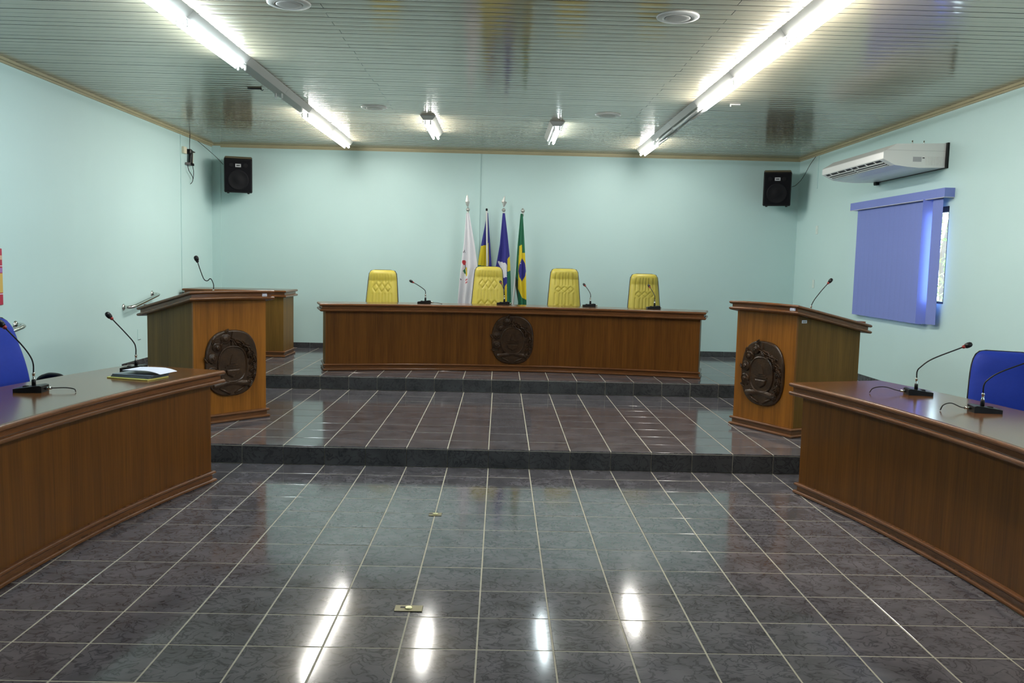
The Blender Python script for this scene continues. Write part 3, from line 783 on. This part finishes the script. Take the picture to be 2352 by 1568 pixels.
# ------------------------------------------------------------------ microphones
def mic(label, loc, rz, stem, cable=None, cat_group=None, base=True, head_r=.017, ring='red'):
    """stem: points from the collar top (local), last is the head's tip; the base is a black wedge, its connector at +x"""
    t = thing('gooseneck_microphone', label, 'microphone', loc, rz, cat_group)
    z0 = .0
    if base:
        b = MB(); L, Wd = .150, .052
        vs = [(-.09, -Wd, 0), (.06, -Wd, 0), (.06, Wd, 0), (-.09, Wd, 0), (-.09, -Wd, .022), (.045, -Wd, .040), (.06, -Wd, .036), (.06, Wd, .036), (.045, Wd, .040), (-.09, Wd, .022)]
        b.add(vs, [(3,2,1,0), (0,1,6,5,4), (2,3,9,8,7), (1,2,7,6), (3,0,4,9), (4,5,8,9), (5,6,7,8)])
        obj('base', b, M['black'], t)
        obj('button', MB().bbox((-.055, -.015, .024), (-.03, .015, .034), .003), M['cone'], t)
        z0 = .036
    obj('socket', MB().lathe([(.011, z0-.006), (.011, z0+.030), (.008, z0+.034)], 12), M['black'], t)
    obj('collar', MB().lathe([(.0085, z0+.030), (.0095, z0+.034), (.0095, z0+.040), (.007, z0+.044), (.007, z0+.062), (.009, z0+.064), (.009, z0+.070), (.004, z0+.074)], 12), M['chrome'], t)
    pts = [(0, 0, z0+.070)]+stem; sp = smoothpath(pts, 6)
    obj('gooseneck', MB().tube(sp, .0042, 8), M['black'], t)
    d = (Vector(sp[-1])-Vector(sp[-3])).normalized(); q = d.to_track_quat('Z', 'Y').to_matrix().to_4x4(); q.translation = Vector(sp[-1])
    k = head_r/.017
    obj('ring', MB().lathe([(.006, -.004), (.011*k, .002), (.012*k, .012)], 12, mat=q), M[ring], t)
    obj('windscreen', MB().lathe([(.011*k, .012), (.016*k, .020), (.018*k, .035), (.016*k, .050), (.010*k, .058), (0, .061)], 14, mat=q), M['black'], t)
    if cable:
        c0 = Vector(cable[0])
        p = smoothpath(cable, 7)
        obj('plug', MB().tube([c0, c0+(Vector(p[2])-c0).normalized()*.035], .008, 8), M['chrome'], t)
        c = obj('cable', MB().tube(p[1:], .0032, 6), M['black'], t)
    return t
g1 = 'microphones on the long desk'; ZD = Z2+.763
MSK = [(-.938, 3.70, (-.165, .05, .262), 'black desk microphone leaning left beside the leftmost yellow chair'),
       (-.009, 3.86, (-.045, .14, .268), 'black desk microphone in front of the chair by the flags'),
       (1.020, 3.83, (-.060, .14, .262), 'black desk microphone between the two ribbed yellow chairs'),
       (1.760, 3.66, (-.045, .14, .268), 'black desk microphone in front of the rightmost yellow chair')]
for i, (x, y, h, lb) in enumerate(MSK):
    a = math.hypot(x-MC[0], y-MC[1])
    hx, hy, hz = h
    st = [(0, 0, .135), (hx*.10, hy*.1, .165), (hx*.55, hy*.55, .165+(hz-.165)*.5), (hx*.88, hy*.88, hz-.02)]
    mic(lb, (x, y, ZD), 0., st, [(.06, 0, .018), (.10, .0, .016), (.16, -.03, .012), (.20, -.06, .004)] if i == 0 else [(.06, 0, .018), (.09, .05, .012), (.08, .16, .004)], g1, head_r=.015)
g2 = 'microphones on the left desk'; ZS = .774
mic('black desk microphone behind the stack of papers on the left desk', (-2.50, -.63, ZS), math.radians(8),
    [(0, 0, .150), (-.012, .0, .19), (-.06, 0, .25), (-.145, 0, .345)], [(.06, 0, .018), (.10, .01, .014), (.15, .06, .006), (.16, .12, .004)], g2)
mic('black desk microphone at left edge of photo in front of the blue chair', (-2.66, -1.60, ZS), math.radians(6),
    [(0, 0, .155), (-.015, 0, .20), (-.06, 0, .265), (-.140, 0, .355)], [(.06, 0, .020), (.11, .0, .022), (.17, .01, .022), (.215, 0, .016), (.228, -.015, .004)], g2)
g3 = 'microphones on the right desk'; ZT = .776
def flipmic(*a, **k):
    return mic(*a, **k)
mic('black desk microphone left of the blue chair on the right desk', (2.620, -.985, ZT), PI-math.radians(8),
    [(0, 0, .150), (-.020, 0, .180), (-.09, 0, .235), (-.265, 0, .315)], [(.06, 0, .020), (.11, 0, .022), (.20, .02, .045), (.27, .03, .035), (.29, .02, .004)], g3)
mic('black desk microphone in front of the blue chair on the right desk', (2.690, -1.62, ZT), PI-math.radians(8),
    [(0, 0, .150), (-.020, 0, .185), (-.09, 0, .235), (-.275, 0, .315)], [(.06, 0, .020), (.11, 0, .022), (.17, .01, .045), (.215, .02, .035), (.232, .02, .004)], g3)
# lectern microphones
cl, sl_ = math.cos(math.radians(48)), math.sin(math.radians(48))
mic('black microphone with S bent stem on the left lectern', (-2.640, 1.36, Z1+1.035), 0.,
    [(0, 0, .12), (-.025, 0, .17), (-.055, 0, .150), (-.085, 0, .165), (-.115, 0, .24), (-.140, 0, .315)], None, 'lectern microphones', base=False, head_r=.020, ring='black')
t = mic('thin black microphone leaning right on the right lectern', (2.78, 1.38, Z1+1.015), 0.,
    [(.012, 0, .10), (.035, 0, .14), (.09, 0, .215), (.140, 0, .275)], None, 'lectern microphones', base=False, head_r=.016)
tag(obj('wood_block', MB().bbox((-.06, -.05, 0), (.06, .05, .024), .006), M['wood'], None, (2.84, 1.43, Z1+.985), (0, .10, .3)), 'small brown wooden block beside the microphone on right lectern', 'block')
tag(obj('paper_sheet', MB().bbox((-.05, -.07, 0), (.05, .07, .004), .001), M['paper'], None, (2.46, 1.07, Z1+1.086), (0, .16, .5)), 'white paper slip lying on the right lectern top', 'paper')

# ------------------------------------------------------------------ papers on the left desk
tag(obj('yellow_folder', MB().bbox((-.155, -.098, 0), (.155, .098, .008), .002), M['folder_y'], None, (-2.350, -.957, ZS), (0, 0, math.radians(-18))), 'yellow folder at the bottom of the paper stack on left desk', 'folder')
for k in range(3):
    tag(obj('grey_folder', MB().bbox((-.142, -.094, 0), (.142, .094, .0065), .0018), M['folder_g'], None, (-2.342+.004*k, -.950+.003*k, ZS+.0082+.0067*k), (0, 0, math.radians(-17+1.5*k))), ['dark grey folder lying on the yellow folder', 'dark grey folder in the middle of the paper stack', 'dark grey folder directly under the white sheets'][k], 'folder', 'dark folders in the paper stack')
def sheet(u, v):
    x = -.105+.270*u; y = -.088+.180*v
    return (x, y, .003+.004*math.sin(3*u)+(-.015*max(0, (u-.62)/.38)**2))
b = MB().grid(sheet, 14, 6); b.grid(lambda u, v: (sheet(u, v)[0]-.004, sheet(u, v)[1]+.005, sheet(u, v)[2]-.0025), 14, 6)
tag(obj('paper_sheets', b, M['paper'], None, (-2.315, -.925, ZS+.047), (0, 0, math.radians(-13))), 'white paper sheets curling off the top of the stack on left desk', 'paper')

# ------------------------------------------------------------------ flags
def inpoly(x, y, P):
    c = False; n = len(P)
    for i in range(n):
        x1, y1 = P[i]; x2, y2 = P[i-1]
        if (y1 > y) != (y2 > y) and x < (x2-x1)*(y-y1)/(y2-y1)+x1: c = not c
    return c
PXM = 165.9; RC, RS = math.cos(.0236), math.sin(.0236)
def flag(label, px0, py0, base, pole, edgeL, edgeR, ytop, ybot, mats, paint, finial, folds, seed, coff=-.03):
    """flag drawn in photo-scale units about its pole top (px0, py0) standing at base; edges are (y, x) lists"""
    fk = (base[1]+6.386)/(FY+6.386)
    base = (-.057+(base[0]+.057)*fk, base[1], 1.555+(base[2]-1.555)*fk)
    t = thing('flag', label, 'flag', base, 0, 'flags behind the long desk')
    def loc(px, py):
        dx = (px-px0)/PXM*fk; up = (py0-py)/PXM*fk
        return (dx*RC-up*RS, dx*RS+up*RC)
    def ev(E, y):
        for (a, b_) in zip(E[:-1], E[1:]):
            if y <= b_[0]: return a[1]+(b_[1]-a[1])*(y-a[0])/(b_[0]-a[0])
        return E[-1][1]
    r = random.Random(seed); ph = r.uniform(0, 6)
    def fn(u, v):
        y = ytop+(ybot-ytop)*v; xl, xr = ev(edgeL, y), ev(edgeR, y); x = xl+(xr-xl)*u
        X, Z = loc(x, y); w = (xr-xl)/PXM
        d = coff-.16*w*(math.sin(folds*PI*u+ph+.5*v))*(.5+.5*v)-.05*w
        return (X, d, Z)
    def mf(u, v):
        y = ytop+(ybot-ytop)*v; xl, xr = ev(edgeL, y), ev(edgeR, y); x = xl+(xr-xl)*u
        m = 0
        for (mi, P) in paint:
            if inpoly(x, y, P): m = mi
        return m
    obj('cloth', MB().grid(fn, 56, 150, mfn=mf), [M[k] for k in mats], t)
    pp = [loc(*p) for p in pole]
    zb = Z2-base[2]+.02
    (xa, za), (xb, zb_) = pp[0], pp[-1]
    k = (zb-za)/(zb_-za); xe = xa+(xb-xa)*k
    obj('pole', MB().tube([(xa, 0, za), (xe, 0, zb)], .0125, 10), M['white'], t)
    obj('stand', MB().lathe([(.055, zb-.02), (.055, zb), (.045, zb+.02), (.025, zb+.03), (.018, zb+.12)], 20, mat=Matrix.Translation((xe, 0, 0))), M['bracket'], t)
    if finial == 'cap': obj('cap', MB().lathe([(.014, -.012), (.015, .014), (.010, .022)], 12, mat=Matrix.Translation((xa, 0, za))), M['black'], t)
    else:
        bx, bz = loc(*finial[0])
        obj('ball', MB().lathe([(0, -.028), (.014, -.024), (.024, -.012), (.027, 0), (.024, .012), (.014, .024), (0, .028)], 16, mat=Matrix.Translation((bx, 0, bz))).lathe([(.013, -.075), (.013, -.03), (.009, -.024)], 12, mat=Matrix.Translation((bx, 0, bz))), M['silver'], t)
        if len(finial) > 1:
            P = [loc(*p) for p in finial[1]]
            n = len(P); cx_ = sum(x for x, z in P)/n; cz_ = sum(z for x, z in P)/n
            vs = [(x, 0, z) for x, z in P]+[(cx_, -.014, cz_), (cx_, .014, cz_)]
            obj('spear', MB().add(vs, [(i, (i+1) % n, n) for i in range(n)]+[((i+1) % n, i, n+1) for i in range(n)]), M['silver'], t)
    return t
FY = 5.456
flag('white flag with small coloured emblem on a pole with spear tip', 1075, 481, (-.527, FY, 2.271), [(1075, 486), (1083, 660)],
     [(490, 1071), (560, 1065), (640, 1055), (700, 1050), (760, 1044)], [(490, 1078), (560, 1090), (612, 1097), (640, 1088), (700, 1080), (760, 1080)], 489, 760,
     ['fl_white', 'fl_red', 'fl_green', 'fl_yellow', 'fl_black'],
     [(1, [(1061, 600), (1063, 595), (1068, 595), (1070, 600), (1069, 606), (1064, 606)]), (4, [(1067.5, 607), (1069, 607), (1071, 622), (1069.5, 622)]), (2, [(1063, 620), (1068, 614), (1070, 628), (1067, 626)]), (3, [(1069, 612), (1072, 612), (1073, 630), (1070, 633)]),
      (1, [(1069, 640), (1073, 637), (1073, 639.5), (1069, 643)]), (1, [(1069, 646), (1073, 643), (1073, 646), (1069, 649)]),
      (4, [(1063.5, 576), (1064.5, 576), (1066, 580), (1065, 580)]), (4, [(1066, 572), (1067, 572), (1068.5, 578.5), (1067.5, 578.5)]), (4, [(1064, 577), (1068, 573), (1068, 574.5), (1064.5, 578)]), (4, [(1057, 638), (1059, 638), (1060, 641), (1058, 641)])],
     [(1075, 481), [(1072, 449), (1074.5, 448), (1079, 463), (1077, 472), (1074.8, 477), (1071, 471), (1069, 464)]], 4, 1)
flag('blue, yellow and green state flag wrapped behind a bare white pole', 1117, 482, (-.271, FY+.16, 2.271), [(1117, 482), (1118, 640)],
     [(488, 1117), (510, 1114), (560, 1104), (610, 1095.5), (700, 1088)], [(488, 1120), (520, 1122), (560, 1125), (610, 1128), (700, 1130)], 488, 700,
     ['fl_blue', 'fl_yellow', 'fl_green', 'fl_white'],
     [(1, [(1092, 564), (1104, 563), (1116, 561), (1121, 556), (1121.5, 600), (1120, 612), (1090, 604)]), (2, [(1080, 604), (1112, 609), (1112, 700), (1080, 700)]), (1, [(1112, 608), (1121, 604), (1124, 700), (1112, 700)])],
     'cap', 3, 2, .055)
flag('dark blue state flag with part of a white star, spear tipped pole', 1156, 482, (-.038, FY+.03, 2.274), [(1156, 484), (1164, 660)],
     [(490, 1153.5), (560, 1147), (610, 1138), (650, 1148), (700, 1156), (760, 1158)], [(490, 1159), (540, 1165), (590, 1170), (640, 1172), (700, 1173), (760, 1174)], 489, 760,
     ['fl_blue', 'fl_white', 'fl_yellow', 'fl_green'],
     [(2, [(1164.5, 592), (1174, 582), (1176, 640), (1164, 622)]), (3, [(1164, 621), (1176, 618), (1178, 770), (1163, 770)]), (2, [(1158, 655), (1163, 648), (1164, 770), (1156, 770)]), (1, [(1142, 597), (1160, 602), (1163, 606), (1163, 634), (1152, 635), (1154, 625)])],
     [(1156, 482), [(1157.5, 450), (1159.5, 451), (1159, 462), (1163.5, 464), (1158, 474), (1155.5, 476), (1153, 466), (1151, 463)]], 3, 3)
flag('green national flag with yellow rhombus and blue disc, ball tipped pole', 1200, 483, (.219, FY-.13, 2.272), [(1199, 492), (1178, 697)],
     [(491, 1195.5), (560, 1189), (630, 1184), (652, 1184), (690, 1190), (760, 1186)], [(491, 1201), (560, 1205), (620, 1208), (700, 1209.5), (760, 1210)], 490, 760,
     ['fl_green', 'fl_yellow', 'fl_blue', 'fl_shade', 'fl_white'],
     [(1, [(1193, 562), (1199, 560), (1199.5, 578), (1206, 578), (1214, 600), (1214, 688), (1199, 680), (1190, 660), (1191, 600)]), (2, [(1193, 606), (1199, 590), (1206, 602), (1208, 620), (1206, 632), (1199, 643), (1193, 633), (1191, 620)]), (4, [(1195, 602), (1196.5, 602), (1196.5, 604), (1195, 604)]),
      (3, [(1183, 630), (1190, 640), (1190, 700), (1178, 700)])],  # shadowed fold painted dark at lower left
     [(1201, 483), [(1198.5, 479), (1201, 476.5), (1203, 479), (1202, 481), (1199, 481)]], 4, 4)

# ------------------------------------------------------------------ wall loudspeakers
def loudspeaker(label, x, y, z, rz, lb):
    t = thing('loudspeaker', label, 'loudspeaker', (x, y, z), rz)
    W, H, D = .362, .455, .30; tilt = Euler((math.radians(11), 0, 0)).to_matrix().to_4x4()
    def P(n_, b_, m_, par=t): return obj(n_, b_, m_, par)
    b = MB().bbox((-W/2, 0, -H/2), (W/2, D, H/2), .012, 0, tilt).box((-W/2+.014, .014, H/2-.001), (W/2-.014, D-.014, H/2+.0015), 1, tilt)
    cab = P('cabinet', b, [M['black'], M['dust']])
    P('grille', MB().bbox((-W/2+.016, -.006, -H/2+.02), (W/2-.016, .002, H/2-.02), .004, 0, tilt), M['blackcloth'])
    wf = tilt @ Matrix.Translation((0, -.0065, -.055)) @ Matrix.Rotation(PI/2, 4, 'X')
    P('woofer', MB().lathe([(.135, 0), (.135, .003), (.122, .005), (.112, .001), (.05, .002), (.045, .005), (0, .007)], 32, 0, wf), M['cone'])
    for sx in (-1, 1):
        P('tweeter', MB().lathe([(.030, 0), (.028, .004), (.015, .001), (0, .003)], 18, 0, tilt @ Matrix.Translation((sx*.09, -.0065, .14)) @ Matrix.Rotation(PI/2, 4, 'X')), M['cone'])
    npl = P('nameplate', MB().box((-.036, -.010, .115), (.036, -.006, .158), 0, tilt).box((-.022, -.0106, .130), (.022, -.0099, .142), 1, tilt), [M['grey'], M['cone']]); npl['label'] = 'small grey nameplate'
    for sx in (-1, 1):
        for yy in (.03, D-.03):
            P('foot', MB().lathe([(.014, -.013), (.018, 0)], 10, 0, tilt @ Matrix.Translation((sx*.13, yy, -H/2))), M['black'])
    P('wall_bracket', MB().box((-.02, D-.02, -.02), (.02, D+.10, .02)).box((-.06, YB-y-.008, -.08), (.06, YB-y-.001, .08)).box((-.02, D+.08, -.02), (.02, YB-y-.004, .02)), M['bracket'])
    return t
loudspeaker('black loudspeaker hung in the back left corner', -3.602, 5.27, 2.632, math.radians(16), 'l')
loudspeaker('black loudspeaker hung in the back right corner', 3.650, 5.27, 2.632, math.radians(-17), 'r')
def cable(name, pts, r, label, m='bracket', cat='cable'):
    return tag(obj(name, MB().tube(smoothpath(pts, 6), r, 6), M[m]), label, cat)
cable('speaker_cable', [(-3.875, 5.50, 2.80), (-3.93, 5.40, 2.88), (-4.03, 5.26, 2.99), (-4.095, 5.14, 3.062)], .0035, 'thin cable from left loudspeaker up to the cornice')
cable('speaker_cable', [(3.925, 5.50, 2.69), (3.955, 5.42, 2.71), (4.01, 5.33, 2.80), (4.06, 5.22, 2.96), (4.098, 5.12, 3.062)], .0035, 'thin cable from right loudspeaker up to the cornice')

# left wall clutter
tag(obj('junction_box', MB().bbox((XL, 4.60, 2.835), (XL+.035, 4.69, 2.920), .004), M['cream']), 'cream junction box on left wall beside the hanging bracket', 'box')
tag(obj('wall_plate', MB().bbox((XL, 4.90, 2.735), (XL+.012, 4.975, 2.885), .003).box((XL+.012, 4.93, 2.78), (XL+.014, 4.94, 2.84), 1), [M['cream'], M['grey']]), 'cream blank plate on left wall right of the hanging bracket', 'plate')
t = thing('cable_bracket', 'small black wall bracket with dangling cable high on left wall', 'bracket', (XL, 4.80, 2.81))
obj('clamp', MB().bbox((.0, -.075, .035), (.07, -.005, .095), .010), M['black'], t)
obj('arm', MB().bbox((.02, -.02, -.085), (.055, .045, .085), .008, 0, Matrix.Rotation(-.12, 4, 'X')), M['black'], t)
obj('tongue', MB().loft([(.02, .02), (.06, .02), (.05, .14), (.03, .14)], [(0, .070), (0, .082)]), M['black'], t)
obj('foot', MB().loft([(.01, -.10), (.06, -.06), (.06, .07), (.02, .07)], [(0, -.105), (0, -.075)]), M['black'], t)
obj('cable', MB().tube(smoothpath([(.03, -.085, -.10), (.035, -.06, -.17), (.04, .02, -.22), (.04, .075, -.26), (.035, .06, -.31), (.03, .01, -.34)], 6), .004, 6).tube(smoothpath([(.04, .06, -.09), (.04, .10, -.17), (.04, .085, -.27)], 6), .004, 6), M['cone'], t)
obj('feed_cable', MB().tube(smoothpath([(.035, -.02, .09), (.037, -.025, .17), (.04, -.015, .285)], 6), .004, 6), M['cone'], t)
# switch plates on right wall
for (y, z, lb) in ((4.945, 2.084, 'small white blank plate on right wall, upper of two'), (4.965, 1.373, 'small white switch plate on right wall, lower of two')):
    t = thing('switch_plate', lb, 'switch', (XR, y, z), 0, 'switch plates on the right wall')
    obj('plate', MB().bbox((-.008, -.036, -.056), (0, .036, .056), .003), M['plate'], t); obj('rocker', MB().bbox((-.011, -.012, -.018), (-.007, .012, .018), .001), M['plate'], t)

t = thing('switch_plate', 'small mint blank plate low on left wall beside left lectern', 'switch', (XL, 3.24, .66), 0, 'switch plates')
obj('plate', MB().bbox((0, -.04, -.06), (.006, .04, .06), .002), M['mint'], t)
obj('cover_line', MB().box((.006, -.038, -.060), (.007, .038, -.056)), M['cone'], t)
# handrails
def handrail(label, y0, z0, y1, z1):
    t = thing('handrail', label, 'handrail', (XL, y0, z0), 0, 'chrome handrails on the left wall')
    dy, dz = y1-y0, z1-z0; L = math.hypot(dy, dz); uy, uz = dy/L, dz/L
    p = [(.012, 0, 0), (.040, 0, 0), (.068, uy*.010, uz*.010), (.088, uy*.034, uz*.034), (.095, uy*.075, uz*.075), (.095, dy-uy*.075, dz-uz*.075), (.088, dy-uy*.034, dz-uz*.034), (.068, dy-uy*.010, dz-uz*.010), (.040, dy, dz), (.012, dy, dz)]
    obj('bar', MB().tube(p, .019, 12), M['chrome'], t)
    for (a, c) in ((0, 0), (dy, dz)):
        obj('flange', MB().lathe([(.036, 0), (.036, .006), (.022, .012), (.018, .016)], 18, 0, Matrix.Translation((0, a, c)) @ Matrix.Rotation(PI/2, 4, 'Y')), M['chrome'], t)
handrail('chrome handrail on left wall behind the left lectern', 2.856, .985, 3.615, 1.102)
handrail('chrome handrail on left wall behind the left blue chair', .03, .826, .80, .943)

# poster at the left edge
t = thing('poster', 'red poster with coloured bands at the left edge of the photo', 'poster', (XL, .62, 1.12))
b = MB().bbox((0, -.62, 0), (.012, 0, .455), .003); obj('board', b, M['p_red'], t)
for nm, z0, z1, m in (('pale_band', .365, .40, 'p_pink'), ('white_line', .312, .318, 'paper'), ('lilac_band', .262, .300, 'p_lilac'), ('yellow_band', .10, .255, 'p_yellow'), ('white_line', .086, .092, 'paper')):
    obj(nm, MB().box((.012, -.615, z0), (.0135, -.004, z1)), M[m], t)

# ------------------------------------------------------------------ air conditioner
t = thing('air_conditioner', 'long white air conditioner on right wall above the blue blind', 'air conditioner', (XR, 1.706, 0))
LY = 1.535
sec = [(-.020, 2.766), (-.484, 2.752), (-.598, 2.680), (-.604, 2.672), (-.604, 2.616), (-.600, 2.609), (-.492, 2.556), (-.37, 2.541), (-.26, 2.534), (-.020, 2.541)]
def prism(sec, y0, y1, mi=0):
    n = len(sec); vs = [(x, y0, z) for x, z in sec]+[(x, y1, z) for x, z in sec]
    return vs, [tuple(range(n))[::-1], tuple(range(n, 2*n))]+[(i, (i+1) % n, n+(i+1) % n, n+i) for i in range(n)]
vs, fs = prism(sec, 0, LY); obj('casing', MB().add(vs, fs), M['acwhite'], t)
obj('back_plate', MB().box((-.019, -.030, 2.535), (-.001, LY+.01, 2.770)), M['black'], t)
ux, uz = .108/.1203, -.053/.1203                               # direction down the slanted outlet face
def on(k, d=0.): return (-.600+ux*k+uz*d, 2.609+uz*k-ux*d)
def strip(nm, k0, k1, y0, y1, d0, d1, m):
    q = [on(k0, d0), on(k1, d0), on(k1, d1), on(k0, d1)]; v_, f_ = prism(q, y0, y1); return obj(nm, MB().add(v_, f_), M[m], t)
for (ya, yb) in ((.10, .76), (.80, 1.46)):
    strip('outlet', .008, .108, ya, yb, -.001, .0015, 'acdark')
    for k, w_ in ((.038, .012), (.072, .007), (.096, .006)): strip('louver', k, k+w_, ya+.002, yb-.002, .0015, .006, 'acwhite')
    for q in range(3): strip('divider', .008, .038, ya+.12+q*.2, ya+.135+q*.2, .0015, .006, 'acwhite')
obj('side_seam', MB().box((-.60, -.0012, 2.6915), (-.022, .0, 2.6935)), M['grey'], t)
for k in range(16):
    x = -.205+k*.0115; obj('side_fin', MB().box((x, -.003, 2.560), (x+.005, 0, 2.640)), M['acwhite'], t)
s = obj('rating_label', MB().box((-.325, -.0015, 2.590), (-.245, 0, 2.635)), M['grey'], t); s['label'] = 'small grey rating sticker'
obj('badge', MB().box((-.235, -.0015, 2.622), (-.215, 0, 2.630)), M['cone'], t)
for x in (-.32, -.21): obj('hanger_screw', MB().tube([(x, .04, 2.75), (x, .04, 2.79)], .006, 6), M['chrome'], t)
obj('drain', MB().bbox((-.05, LY-.12, 2.505), (-.01, LY-.06, 2.540), .006), M['black'], t)

# ------------------------------------------------------------------ vertical blind
t = thing('vertical_blind', 'periwinkle blue vertical blind over the window on right wall', 'blind', (XR, 1.527, 0))
v = MB().box((-.095, 0, 2.255), (-.089, 2.135, 2.340)).box((-.089, 0, 2.255), (0, .006, 2.340)).box((-.089, 2.129, 2.255), (0, 2.135, 2.340)).box((-.089, .006, 2.334), (0, 2.129, 2.340))
obj('valance', v, M['blind'], t)
obj('valance_edge', MB().box((-.097, -.001, 2.251), (-.088, 2.136, 2.256)).box((-.088, -.001, 2.251), (0, .006, 2.256)), M['slot'], t)
obj('head_rail', MB().box((-.060, .03, 2.270), (-.020, 2.10, 2.300)), M['white'], t)
def vane(yc, w, rot, z0, z1, m='blind'):
    b = MB(); n = 4; vs = []
    for z in (z0, z1):
        for i in range(n+1): q = (i/n-.5)*w; vs.append((-.003*(1-(2*i/n-1)**2), q, z))
    k = n+1
    fs = [(i, i+1, k+i+1, k+i) for i in range(n)]
    vs2 = [(x+.0012, y, z) for x, y, z in vs]; o = len(vs)
    b.add(vs+vs2, fs+[tuple(o+q for q in f[::-1]) for f in fs], 0, True)
    return obj('vane', b, M[m], t, (-.055, yc, 0), (0, 0, rot))
W = .127
vane(.186, W+.060, .01, 1.066, 2.262)
vane(.335, W, math.radians(60), 1.060, 2.262, 'vane')
y = .366+W/2
k = 0
while y < 2.05:
    vane(y, W, .020+(.008 if k == 1 else 0), 1.052+.004*(y-.4), 2.262); y += .1155 if k != 0 else .1290; k += 1
for k, (ya, yb) in enumerate(((.10, .27), (.38, 2.06))):
    obj('bottom_chain', MB().tube([(-.052, ya, 1.068), (-.052, yb, 1.058)], .0015, 4), M['white'], t)

# ------------------------------------------------------------------ floor sockets
def floor_socket(label, x, y, w, d):
    t = thing('floor_socket', label, 'floor socket', (x, y, .0006), 0, 'floor sockets')
    obj('plate', MB().bbox((-w/2, -d/2, 0), (w/2, d/2, .0035), .0012), M['brass'], t)
    obj('cap', MB().lathe([(.017, .003), (.017, .007), (.014, .009)], 18), M['brasscap'], t)
    obj('opening', MB().bbox((-.038, .000, .003), (-.014, .016, .0042), .0005), M['acdark'], t)
floor_socket('small brass floor socket plate farther from viewer, near the step', -.428, -1.225, .078, .062)
floor_socket('wider brass floor socket plate nearer the viewer', -.437, -2.668, .125, .066)
